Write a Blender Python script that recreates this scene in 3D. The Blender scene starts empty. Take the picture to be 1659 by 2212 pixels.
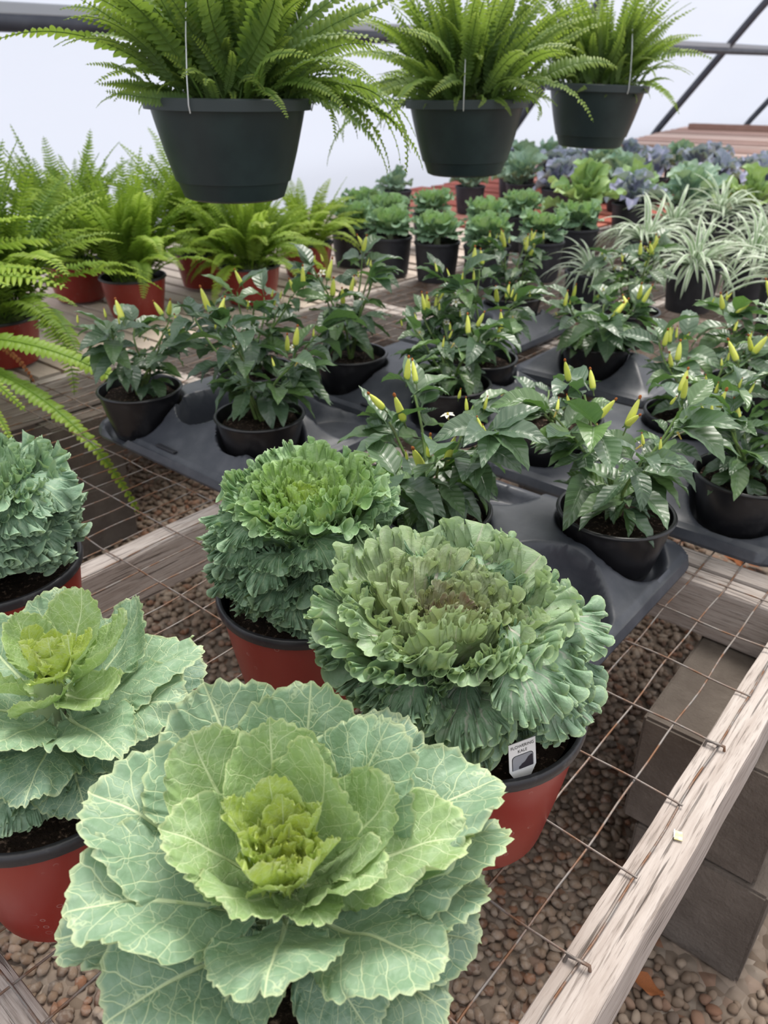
import bpy, bmesh, math, random
import numpy as np
from mathutils import Matrix, Vector

# ------------------------------------------------------------------ camera, sky, exposure
scene = bpy.context.scene
C = scene.collection
YAW = math.radians(40.4)          # direction of the long side of the benches
ZB = 0.49                         # height of the wire bench top above the gravel
CAM_H = ZB + 0.663
cam_data = bpy.data.cameras.new('camera')
cam = bpy.data.objects.new('camera', cam_data)
C.objects.link(cam)
scene.camera = cam
cam.location = (0, 0, CAM_H)
cam.rotation_euler = (math.radians(90 - 29.2), 0, 0)
cam_data.sensor_fit = 'VERTICAL'
cam_data.sensor_height = 36
cam_data.lens = 1660 * 36 / 2212
cam_data.clip_start = 0.02
cam_data.clip_end = 200
cam_data.dof.use_dof = True
cam_data.dof.focus_distance = 0.72
cam_data.dof.aperture_fstop = 9.0

world = bpy.data.worlds.new('overcast_sky')
scene.world = world
world.use_nodes = True
wn = world.node_tree
bg = wn.nodes['Background']
wtc = wn.nodes.new('ShaderNodeTexCoord')
wsep = wn.nodes.new('ShaderNodeSeparateXYZ')
wr = wn.nodes.new('ShaderNodeValToRGB')
wr.color_ramp.elements[0].position = 0.0
wr.color_ramp.elements[0].color = (0.60, 0.64, 0.74, 1)
wr.color_ramp.elements[1].position = 1.0
wr.color_ramp.elements[1].color = (1.0, 0.97, 0.93, 1)
wn.links.new(wtc.outputs['Generated'], wsep.inputs[0])
wn.links.new(wsep.outputs['Z'], wr.inputs[0])
wn.links.new(wr.outputs[0], bg.inputs['Color'])
bg.inputs['Strength'].default_value = 1.0

sun_data = bpy.data.lights.new('hazy_sun_offscreen', 'SUN')
sun_data.energy = 2.6
sun_data.angle = math.radians(28)
sun_data.color = (1.0, 0.95, 0.88)
sun = bpy.data.objects.new('hazy_sun_offscreen', sun_data)
C.objects.link(sun)
sun.rotation_euler = (Vector((-0.22, -0.42, -1.0))).to_track_quat('-Z', 'Y').to_euler()

vs = scene.view_settings
vs.view_transform = 'Standard'
vs.look = 'None'
vs.exposure = 0.62
vs.gamma = 1.0
vs.use_curve_mapping = False
cy = scene.cycles
cy.max_bounces = 6
cy.diffuse_bounces = 3
cy.glossy_bounces = 2
cy.transmission_bounces = 4
cy.transparent_max_bounces = 4

# ------------------------------------------------------------------ helpers
def bw(s, t, z=0.0):
    """bench coordinates (along, across, above the wire) to world"""
    return Vector((s * math.sin(YAW) + t * math.cos(YAW), s * math.cos(YAW) - t * math.sin(YAW), ZB + z))

def mesh_data(name, V, F, uv=None, uv2=None, smooth=True, mats=(), midx=None, sharp=None):
    me = bpy.data.meshes.new(name)
    V = np.asarray(V, float)
    me.from_pydata(V.tolist(), [], F if isinstance(F, list) else F.tolist())
    if uv is not None or uv2 is not None:
        li = np.empty(len(me.loops), np.int32)
        me.loops.foreach_get('vertex_index', li)
        for nm, arr in (('UVMap', uv), ('flat', uv2)):
            if arr is not None:
                lay = me.uv_layers.new(name=nm)
                lay.data.foreach_set('uv', np.asarray(arr, np.float32)[li].ravel())
    for m in mats:
        me.materials.append(m)
    if midx is not None:
        me.polygons.foreach_set('material_index', np.asarray(midx, np.int32))
    if smooth:
        me.polygons.foreach_set('use_smooth', np.ones(len(me.polygons), bool))
        if sharp:
            try:
                me.set_sharp_from_angle(angle=math.radians(sharp))
            except Exception:
                pass
    me.update()
    return me

def link(name, data, parent=None, mat4=None):
    o = bpy.data.objects.new(name, data)
    C.objects.link(o)
    if parent is not None:
        o.parent = parent
    if mat4 is not None:
        o.matrix_basis = mat4
    return o

def tag(o, label, cat, group=None):
    o['label'] = label
    o['category'] = cat
    if group:
        o['group'] = group
    return o

def thing(name, label, cat, loc, rz=0.0, group=None):
    o = bpy.data.objects.new(name, None)
    C.objects.link(o)
    o.location = loc
    o.rotation_euler = (0, 0, rz)
    o.empty_display_size = 0.05
    return tag(o, label, cat, group)

def structure(o):
    o['kind'] = 'structure'
    return o

def grid_faces(nu, nv, wrap=False):
    """vertices indexed i*nv + j"""
    i = np.arange(nu if wrap else nu - 1)
    j = np.arange(nv - 1)
    I, J = np.meshgrid(i, j, indexing='ij')
    I2 = (I + 1) % nu
    return np.stack([I * nv + J, I2 * nv + J, I2 * nv + J + 1, I * nv + J + 1], -1).reshape(-1, 4)

def lathe(prof, n=48, close=False):
    prof = np.asarray(prof, float)
    a = np.linspace(0, 2 * math.pi, n, endpoint=False)
    V = np.stack([np.outer(np.cos(a), prof[:, 0]), np.outer(np.sin(a), prof[:, 0]), np.tile(prof[:, 1], (n, 1))], -1).reshape(-1, 3)
    F = grid_faces(n, len(prof), True)
    return V, F

def tube(path, rad, n=6):
    P = np.asarray(path, float)
    m = len(P)
    rad = np.full(m, rad, float) if np.isscalar(rad) else np.asarray(rad, float)
    T = np.gradient(P, axis=0)
    T /= np.linalg.norm(T, axis=1)[:, None] + 1e-9
    ref = np.array([0.31, 0.17, 0.93]) if abs(T[0, 2]) < 0.8 else np.array([0.9, 0.3, 0.1])
    A = np.cross(T, ref)
    A /= np.linalg.norm(A, axis=1)[:, None] + 1e-9
    B = np.cross(T, A)
    a = np.linspace(0, 2 * math.pi, n, endpoint=False)
    V = P[:, None, :] + rad[:, None, None] * (A[:, None, :] * np.cos(a)[None, :, None] + B[:, None, :] * np.sin(a)[None, :, None])
    V = V.reshape(-1, 3)
    I, J = np.meshgrid(np.arange(m - 1), np.arange(n), indexing='ij')
    J2 = (J + 1) % n
    F = np.stack([I * n + J, I * n + J2, (I + 1) * n + J2, (I + 1) * n + J], -1).reshape(-1, 4)
    return V, F

class Bag:
    """collects pieces of one mesh"""
    def __init__(s):
        s.V, s.F, s.M, s.U, s.n = [], [], [], [], 0
    def add(s, V, F, m=0, uv=None):
        V = np.asarray(V, float)
        s.V.append(V)
        F = F if isinstance(F, list) else F.tolist()
        s.F += [[int(i) + s.n for i in f] for f in F]
        s.M += [m] * len(F)
        s.U.append(np.asarray(uv, float) if uv is not None else np.zeros((len(V), 2)))
        s.n += len(V)
    def data(s, name, mats, smooth=True, sharp=None):
        return mesh_data(name, np.concatenate(s.V), s.F, uv=np.concatenate(s.U), mats=mats, midx=s.M, smooth=smooth, sharp=sharp)

def box_mesh(name, sx, sy, sz, mat, bevel=0.004, wob=0.0, seg=1, seed=0):
    """box resting on z = 0, length along y, slightly uneven"""
    rng = random.Random(seed)
    bm = bmesh.new()
    bmesh.ops.create_cube(bm, size=1)
    for v in bm.verts:
        v.co = Vector((v.co.x * sx, v.co.y * sy, (v.co.z + 0.5) * sz))
    if seg > 1:
        ed = [e for e in bm.edges if abs(e.verts[0].co.y - e.verts[1].co.y) > sy * 0.9]
        bmesh.ops.subdivide_edges(bm, edges=ed, cuts=seg - 1, use_grid_fill=True)
    if bevel:
        ed = [e for e in bm.edges if e.is_boundary is False and e.calc_face_angle(0) > 0.5]
        bmesh.ops.bevel(bm, geom=ed, offset=bevel, segments=2, affect='EDGES', profile=0.6)
    if wob:
        ph = [rng.uniform(0, 6) for _ in range(6)]
        for v in bm.verts:
            y = v.co.y
            v.co.x += wob * (math.sin(y * 9 + ph[0]) * 0.5 + math.sin(y * 31 + ph[1] + v.co.z * 20) * 0.4) + rng.uniform(-wob, wob) * 0.25
            v.co.z += wob * (math.sin(y * 7 + ph[2]) * 0.5 + math.sin(y * 27 + ph[3] + v.co.x * 30) * 0.3)
    me = bpy.data.meshes.new(name)
    bm.to_mesh(me)
    bm.free()
    me.materials.append(mat)
    return me

# ------------------------------------------------------------------ materials
def nodes_of(name):
    m = bpy.data.materials.new(name)
    m.use_nodes = True
    nt = m.node_tree
    return m, nt, nt.nodes['Principled BSDF'], nt.nodes['Material Output']

class N:
    """tiny node wiring helper"""
    def __init__(s, nt):
        s.nt = nt
    def new(s, t, **kw):
        n = s.nt.nodes.new(t)
        for k, v in kw.items():
            setattr(n, k, v)
        return n
    def put(s, sock, val):
        if isinstance(val, bpy.types.NodeSocket):
            s.nt.links.new(val, sock)
        elif val is not None:
            sock.default_value = val
    def math(s, op, a, b=None, c=None, clamp=False):
        n = s.new('ShaderNodeMath', operation=op, use_clamp=clamp)
        for i, v in enumerate((a, b, c)):
            s.put(n.inputs[i], v)
        return n.outputs[0]
    def mix(s, f, a, b, blend='MIX'):
        n = s.new('ShaderNodeMix', data_type='RGBA', blend_type=blend)
        s.put(n.inputs['Factor'], f)
        s.put(n.inputs['A'], a)
        s.put(n.inputs['B'], b)
        return n.outputs['Result']
    def step(s, v, lo, hi):
        n = s.new('ShaderNodeMapRange', interpolation_type='SMOOTHSTEP')
        s.put(n.inputs['Value'], v)
        n.inputs['From Min'].default_value = lo
        n.inputs['From Max'].default_value = hi
        n.inputs['To Min'].default_value = 0
        n.inputs['To Max'].default_value = 1
        return n.outputs[0]
    def noise(s, vec, scale, detail=3, rough=0.55, out='Fac'):
        n = s.new('ShaderNodeTexNoise')
        s.put(n.inputs['Vector'], vec)
        n.inputs['Scale'].default_value = scale
        n.inputs['Detail'].default_value = detail
        n.inputs['Roughness'].default_value = rough
        return n.outputs[out]
    def scale(s, vec, xyz):
        n = s.new('ShaderNodeMapping')
        s.put(n.inputs['Vector'], vec)
        n.inputs['Scale'].default_value = xyz
        return n.outputs[0]
    def obj(s):
        return s.new('ShaderNodeTexCoord').outputs['Object']
    def ramp(s, v, stops):
        n = s.new('ShaderNodeValToRGB')
        cr = n.color_ramp
        while len(cr.elements) < len(stops):
            cr.elements.new(0.5)
        for e, (p, c) in zip(cr.elements, stops):
            e.position = p
            e.color = (*c, 1)
        s.put(n.inputs[0], v)
        return n.outputs[0]
    def bump(s, h, strength, dist, bsdf):
        n = s.new('ShaderNodeBump')
        n.inputs['Strength'].default_value = strength
        n.inputs['Distance'].default_value = dist
        s.put(n.inputs['Height'], h)
        s.nt.links.new(n.outputs[0], bsdf.inputs['Normal'])

def thin(h, nt, bsdf, out, col, amount):
    """leaf: surface shader plus light coming through"""
    tr = h.new('ShaderNodeBsdfTranslucent')
    h.put(tr.inputs['Color'], col)
    mx = h.new('ShaderNodeMixShader')
    mx.inputs[0].default_value = amount
    nt.links.new(bsdf.outputs[0], mx.inputs[1])
    nt.links.new(tr.outputs[0], mx.inputs[2])
    nt.links.new(mx.outputs[0], out.inputs['Surface'])

def uv_xy(h, name='UVMap'):
    u = h.new('ShaderNodeUVMap', uv_map=name)
    sp = h.new('ShaderNodeSeparateXYZ')
    h.nt.links.new(u.outputs[0], sp.inputs[0])
    return u.outputs[0], sp.outputs[0], sp.outputs[1]

def brassica_mat(name, fan, vein_col, rim_col, net=1.0, rough=0.45, trans=0.20, bloom=(0.50, 0.62, 0.50, 1)):
    """fan: radiating veins (kale); otherwise feathered veins with a net (cabbage). Leaf colour = object colour."""
    m, nt, b, out = nodes_of(name)
    h = N(nt)
    info = h.new('ShaderNodeObjectInfo')
    base = info.outputs['Color']
    uv, u, v = uv_xy(h)
    fl, x, y = uv_xy(h, 'flat')
    nz = h.noise(h.scale(fl, (1, 1, 1)), 7, 4)
    base2 = h.mix(h.step(nz, 0.3, 0.75), base, h.mix(0.30, base, bloom))
    ax = h.math('ABSOLUTE', x)
    wob = h.math('MULTIPLY', h.math('SUBTRACT', h.noise(fl, 5, 2), 0.5), 0.9)
    if fan:
        f = h.math('FRACT', h.math('ADD', h.math('MULTIPLY', u, 15), wob))
        d = h.math('ABSOLUTE', h.math('SUBTRACT', f, 0.5))
        veins = h.math('MULTIPLY', h.step(d, 0.39, 0.49), h.step(v, 0.97, 0.6))
        veins = h.math('MULTIPLY', veins, 0.6)
    else:
        s = h.math('ADD', h.math('MULTIPLY', h.math('SUBTRACT', y, h.math('MULTIPLY', ax, 0.9)), 6.5), wob)
        d = h.math('ABSOLUTE', h.math('SUBTRACT', h.math('FRACT', s), 0.5))
        veins = h.math('MULTIPLY', h.step(d, 0.455, 0.495), 0.85)
    mid = h.step(h.math('SUBTRACT', ax, h.math('MULTIPLY', h.math('SUBTRACT', 1.0, y), 0.016)), 0.008, 0.0)
    if fan:
        mid = h.math('MULTIPLY', mid, 0.55)
    vo = h.new('ShaderNodeTexVoronoi', feature='DISTANCE_TO_EDGE')
    dist = h.mix(0.06, fl, h.noise(fl, 9, 2, out='Color'))
    h.put(vo.inputs['Vector'], dist)
    vo.inputs['Scale'].default_value = 12
    netm = h.math('MULTIPLY', h.step(vo.outputs['Distance'], 0.034, 0.004), 0.55 * net)
    allv = h.math('MAXIMUM', h.math('MAXIMUM', veins, mid), netm)
    rim = h.step(v, 0.965, 1.0)
    pet = h.step(v, 0.10, 0.0)
    col = h.mix(allv, base2, h.mix(0.78, base, vein_col))
    col = h.mix(h.math('MULTIPLY', pet, 0.6), col, vein_col)
    col = h.mix(h.math('MULTIPLY', rim, 0.42), col, rim_col)
    h.put(b.inputs['Base Color'], col)
    b.inputs['Roughness'].default_value = rough
    b.inputs['Specular IOR Level'].default_value = 0.35
    hh = h.math('ADD', h.math('MULTIPLY', allv, -0.6), h.math('MULTIPLY', h.noise(fl, 26, 3), 0.7))
    h.bump(hh, 0.35, 0.004, b)
    thin(h, nt, b, out, h.mix(0.5, col, (0.45, 0.62, 0.12, 1)), trans)
    return m

M = {}
M['cabbage_leaf'] = brassica_mat('cabbage_leaf', False, (0.70, 0.80, 0.50, 1), (0.72, 0.76, 0.42, 1))
M['kale_leaf'] = brassica_mat('kale_leaf', True, (0.55, 0.66, 0.42, 1), (0.42, 0.55, 0.34, 1), net=0.35)
M['lavender_kale_leaf'] = brassica_mat('lavender_kale_leaf', True, (0.52, 0.46, 0.62, 1), (0.46, 0.48, 0.66, 1), net=0.2, bloom=(0.50, 0.52, 0.74, 1))
M['purple_vein_kale_leaf'] = brassica_mat('purple_vein_kale_leaf', True, (0.60, 0.52, 0.50, 1), (0.45, 0.58, 0.30, 1), net=0.35)

def glossy_leaf_mat():
    m, nt, b, out = nodes_of('pepper_leaf')
    h = N(nt)
    info = h.new('ShaderNodeObjectInfo')
    uv, u, v = uv_xy(h)
    ax = h.math('ABSOLUTE', h.math('SUBTRACT', h.math('MULTIPLY', u, 2), 1))
    s = h.math('MULTIPLY', h.math('SUBTRACT', v, h.math('MULTIPLY', ax, 0.13)), 9)
    d = h.math('ABSOLUTE', h.math('SUBTRACT', h.math('FRACT', s), 0.5))
    vein = h.math('MAXIMUM', h.math('MULTIPLY', h.step(d, 0.42, 0.5), 0.5), h.step(ax, 0.07, 0.02))
    base = h.mix(h.math('MULTIPLY', info.outputs['Random'], 0.7), info.outputs['Color'], (0.055, 0.105, 0.055, 1))
    col = h.mix(h.math('MULTIPLY', vein, 0.4), base, (0.16, 0.26, 0.13, 1))
    h.put(b.inputs['Base Color'], col)
    b.inputs['Roughness'].default_value = 0.36
    b.inputs['Specular IOR Level'].default_value = 0.95
    h.bump(h.math('ADD', h.math('MULTIPLY', d, 0.8), h.math('MULTIPLY', vein, -0.5)), 0.5, 0.003, b)
    thin(h, nt, b, out, h.mix(0.4, col, (0.18, 0.42, 0.03, 1)), 0.22)
    return m
M['pepper_leaf'] = glossy_leaf_mat()

def fern_mat():
    m, nt, b, out = nodes_of('fern_frond')
    h = N(nt)
    info = h.new('ShaderNodeObjectInfo')
    uv, u, v = uv_xy(h)
    base = h.mix(h.math('MULTIPLY', info.outputs['Random'], 0.55), info.outputs['Color'], (0.12, 0.24, 0.035, 1))
    base = h.mix(h.step(v, 0.35, 1.05), base, h.mix(0.6, info.outputs['Color'], (0.42, 0.52, 0.06, 1)))
    h.put(b.inputs['Base Color'], base)
    b.inputs['Roughness'].default_value = 0.45
    b.inputs['Specular IOR Level'].default_value = 0.3
    thin(h, nt, b, out, h.mix(0.5, base, (0.38, 0.55, 0.05, 1)), 0.42)
    return m
M['fern_frond'] = fern_mat()

def spider_mat():
    m, nt, b, out = nodes_of('spider_leaf')
    h = N(nt)
    uv, u, v = uv_xy(h)
    ax = h.math('ABSOLUTE', h.math('SUBTRACT', h.math('MULTIPLY', u, 2), 1))
    col = h.mix(h.step(ax, 0.35, 0.55), (0.17, 0.30, 0.11, 1), (0.64, 0.71, 0.58, 1))
    h.put(b.inputs['Base Color'], col)
    b.inputs['Roughness'].default_value = 0.4
    thin(h, nt, b, out, col, 0.25)
    return m
M['spider_leaf'] = spider_mat()

def simple(name, col, rough=0.5, spec=0.5, metal=0.0, noise=None, bump=None, coat=0.0):
    m, nt, b, out = nodes_of(name)
    h = N(nt)
    b.inputs['Roughness'].default_value = rough
    b.inputs['Specular IOR Level'].default_value = spec
    b.inputs['Metallic'].default_value = metal
    if coat:
        b.inputs['Coat Weight'].default_value = coat
        b.inputs['Coat Roughness'].default_value = 0.12
    co = h.obj()
    c = (*col, 1)
    if noise:
        sc, col2, lo, hi = noise
        c = h.mix(h.step(h.noise(co, sc, 5, 0.6), lo, hi), c, (*col2, 1))
    h.put(b.inputs['Base Color'], c)
    if bump:
        sc, st, di = bump
        h.bump(h.noise(co, sc, 5, 0.6), st, di, b)
    return m

def red_pot_mat():
    m, nt, b, out = nodes_of('red_plastic')
    h = N(nt)
    co = h.obj()
    col = (0.26, 0.027, 0.019, 1)
    vo = h.new('ShaderNodeTexVoronoi', feature='F1')
    h.put(vo.inputs['Vector'], co)
    vo.inputs['Scale'].default_value = 95
    spots = h.math('MULTIPLY', h.step(h.math('ABSOLUTE', h.math('SUBTRACT', vo.outputs['Distance'], 0.26)), 0.05, 0.0), h.step(h.noise(co, 30, 2), 0.54, 0.66))
    col = h.mix(h.math('MULTIPLY', spots, 0.4), col, (0.55, 0.42, 0.38, 1))
    h.put(b.inputs['Base Color'], col)
    b.inputs['Roughness'].default_value = 0.28
    b.inputs['Specular IOR Level'].default_value = 0.5
    return m
M['red_plastic'] = red_pot_mat()
M['black_plastic'] = simple('black_plastic', (0.010, 0.010, 0.012), 0.30, 0.5, noise=(30, (0.03, 0.03, 0.032), 0.5, 0.8))
M['pot_rim'] = simple('pot_rim', (0.022, 0.022, 0.026), 0.38, 0.5, noise=(60, (0.09, 0.09, 0.095), 0.55, 0.8), bump=(180, 0.3, 0.001))
M['grey_black_plastic'] = simple('grey_black_plastic', (0.024, 0.025, 0.032), 0.5, 0.4, noise=(20, (0.045, 0.046, 0.055), 0.4, 0.8))
M['tray_plastic'] = simple('tray_plastic', (0.044, 0.049, 0.062), 0.40, 0.5, noise=(14, (0.085, 0.09, 0.105), 0.4, 0.75), bump=(260, 0.15, 0.0006))
M['green_plastic'] = simple('green_plastic', (0.014, 0.025, 0.028), 0.42, 0.45, noise=(12, (0.021, 0.036, 0.038), 0.4, 0.7))
M['rim_green'] = simple('rim_green', (0.042, 0.056, 0.060), 0.5, 0.4)
M['soil'] = simple('soil', (0.024, 0.015, 0.010), 0.95, 0.2, noise=(190, (0.26, 0.18, 0.13), 0.54, 0.72), bump=(150, 1.0, 0.010))
M['stem'] = simple('stem', (0.16, 0.26, 0.07), 0.5, 0.4, noise=(30, (0.10, 0.13, 0.05), 0.4, 0.7))
M['kale_stem'] = simple('kale_stem', (0.34, 0.42, 0.24), 0.5, 0.4)
M['fern_crown'] = simple('fern_crown', (0.05, 0.07, 0.02), 0.8, 0.2, noise=(60, (0.12, 0.16, 0.04), 0.4, 0.7))
M['pepper_fruit'] = simple('pepper_fruit', (0.62, 0.68, 0.10), 0.22, 0.5, noise=(25, (0.72, 0.74, 0.20), 0.4, 0.7))
M['dried_bloom'] = simple('dried_bloom', (0.30, 0.10, 0.03), 0.9, 0.2)
M['petal'] = simple('petal', (0.85, 0.84, 0.72), 0.6, 0.3)
M['anther'] = simple('anther', (0.55, 0.45, 0.12), 0.8, 0.2)
M['wire'] = simple('wire', (0.22, 0.20, 0.185), 0.55, 0.4, metal=0.3, noise=(24, (0.17, 0.085, 0.045), 0.42, 0.6), bump=(300, 0.4, 0.0006))
M['hanger'] = simple('hanger', (0.72, 0.74, 0.76), 0.35, 0.5, metal=0.6)
M['steel'] = simple('steel', (0.055, 0.060, 0.075), 0.45, 0.4, metal=0.1, noise=(6, (0.08, 0.085, 0.10), 0.4, 0.7))
M['channel'] = simple('channel', (0.42, 0.44, 0.46), 0.5, 0.4, metal=0.2)
M['tag_white'] = simple('tag_white', (0.80, 0.80, 0.80), 0.4, 0.4)
M['tag_ink'] = simple('tag_ink', (0.015, 0.015, 0.018), 0.6, 0.3)
M['tag_photo'] = simple('tag_photo', (0.30, 0.31, 0.34), 0.5, 0.3)
M['tag_plant'] = simple('tag_plant', (0.035, 0.03, 0.04), 0.5, 0.3)
M['yellow_leaf'] = simple('yellow_leaf', (0.75, 0.66, 0.28), 0.6, 0.3, noise=(200, (0.80, 0.76, 0.50), 0.4, 0.7))
M['dry_leaf'] = simple('dry_leaf', (0.28, 0.10, 0.035), 0.8, 0.2, noise=(60, (0.16, 0.06, 0.03), 0.4, 0.7))
M['concrete'] = simple('concrete', (0.115, 0.096, 0.082), 0.95, 0.15, noise=(16, (0.165, 0.14, 0.12), 0.35, 0.75), bump=(120, 0.9, 0.004))
M['dark_fern'] = simple('dark_fern', (0.12, 0.045, 0.02), 0.9, 0.1)

def wood_mat(name, pale, mid, dark, use_color=False):
    m, nt, b, out = nodes_of(name)
    h = N(nt)
    co = h.obj()
    info = h.new('ShaderNodeObjectInfo')
    off = h.new('ShaderNodeVectorMath', operation='ADD')
    h.put(off.inputs[0], co)
    sh = h.new('ShaderNodeCombineXYZ')
    h.put(sh.inputs[0], h.math('MULTIPLY', info.outputs['Random'], 9))
    h.put(sh.inputs[1], h.math('MULTIPLY', info.outputs['Random'], 5))
    h.put(off.inputs[1], sh.outputs[0])
    p = off.outputs[0]
    fine = h.noise(h.scale(p, (1, 0.05, 1)), 330, 4, 0.65)
    med = h.noise(h.scale(p, (1, 0.08, 1)), 90, 5, 0.65)
    patch = h.noise(p, 7, 4, 0.6)
    crack = h.noise(h.scale(p, (1, 0.035, 1)), 210, 2, 0.5)
    col = h.mix(h.step(med, 0.35, 0.68), (*pale, 1), (*mid, 1))
    col = h.mix(h.math('MULTIPLY', h.step(patch, 0.42, 0.72), 0.45), col, (*mid, 1))
    col = h.mix(h.math('MULTIPLY', h.step(fine, 0.48, 0.72), 0.75), col, (*dark, 1))
    col = h.mix(h.math('MULTIPLY', h.step(crack, 0.65, 0.71), 0.65), col, (dark[0] * .3, dark[1] * .3, dark[2] * .3, 1))
    if use_color:
        col = h.mix(1.0, col, info.outputs['Color'], 'MULTIPLY')
    h.put(b.inputs['Base Color'], col)
    b.inputs['Roughness'].default_value = 0.85
    b.inputs['Specular IOR Level'].default_value = 0.2
    hh = h.math('ADD', h.math('MULTIPLY', fine, -0.5), h.math('MULTIPLY', h.step(crack, 0.63, 0.70), -1.2))
    h.bump(hh, 0.7, 0.003, b)
    return m
M['weathered_wood'] = wood_mat('weathered_wood', (0.48, 0.43, 0.40), (0.36, 0.31, 0.28), (0.13, 0.105, 0.09))
M['lath_wood'] = wood_mat('lath_wood', (0.86, 0.78, 0.71), (0.70, 0.61, 0.55), (0.38, 0.31, 0.27), True)

def stone_mat():
    m, nt, b, out = nodes_of('gravel_stone')
    h = N(nt)
    at = h.new('ShaderNodeAttribute', attribute_name='shade')
    info = h.new('ShaderNodeObjectInfo')
    co = h.obj()
    val = h.math('FRACT', h.math('ADD', at.outputs['Fac'], info.outputs['Random']))
    col = h.ramp(val, [(0.0, (0.155, 0.098, 0.063)), (0.25, (0.235, 0.168, 0.118)), (0.5, (0.165, 0.114, 0.08)), (0.72, (0.32, 0.25, 0.19)), (0.88, (0.20, 0.088, 0.045)), (1.0, (0.12, 0.095, 0.075))])
    col = h.mix(h.step(h.noise(co, 130, 3), 0.4, 0.75), col, h.mix(0.5, col, (0.33, 0.29, 0.25, 1)))
    h.put(b.inputs['Base Color'], col)
    b.inputs['Roughness'].default_value = 0.75
    b.inputs['Specular IOR Level'].default_value = 0.3
    h.bump(h.noise(co, 200, 3), 0.4, 0.002, b)
    return m
M['gravel_stone'] = stone_mat()

def gravel_mat():
    m, nt, b, out = nodes_of('gravel_bed')
    h = N(nt)
    co = h.obj()
    vo = h.new('ShaderNodeTexVoronoi', feature='F1')
    h.put(vo.inputs['Vector'], co)
    vo.inputs['Scale'].default_value = 52
    sp = h.new('ShaderNodeSeparateColor')
    h.put(sp.inputs[0], vo.outputs['Color'])
    col = h.ramp(sp.outputs[0], [(0.0, (0.15, 0.11, 0.08)), (0.3, (0.24, 0.19, 0.15)), (0.6, (0.18, 0.14, 0.11)), (0.8, (0.31, 0.26, 0.215)), (1.0, (0.20, 0.10, 0.06))])
    h.put(b.inputs['Base Color'], col)
    b.inputs['Roughness'].default_value = 0.9
    h.bump(h.math('MULTIPLY', vo.outputs['Distance'], -1.0), 0.9, 0.012, b)
    return m
M['gravel_bed'] = gravel_mat()

def film_mat():
    m, nt, b, out = nodes_of('greenhouse_film')
    h = N(nt)
    co = h.obj()
    w = h.noise(h.scale(co, (1, 0.35, 1)), 1.1, 4, 0.5)
    col = (0.53, 0.57, 0.66, 1)
    h.put(b.inputs['Base Color'], col)
    b.inputs['Roughness'].default_value = 0.35
    b.inputs['Specular IOR Level'].default_value = 0.3
    h.bump(w, 0.25, 0.25, b)
    tr = h.new('ShaderNodeBsdfTranslucent')
    h.put(tr.inputs['Color'], col)
    mx = h.new('ShaderNodeMixShader')
    mx.inputs[0].default_value = 0.78
    nt.links.new(b.outputs[0], mx.inputs[1])
    nt.links.new(tr.outputs[0], mx.inputs[2])
    nt.links.new(mx.outputs[0], out.inputs['Surface'])
    return m
M['film'] = film_mat()

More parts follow.
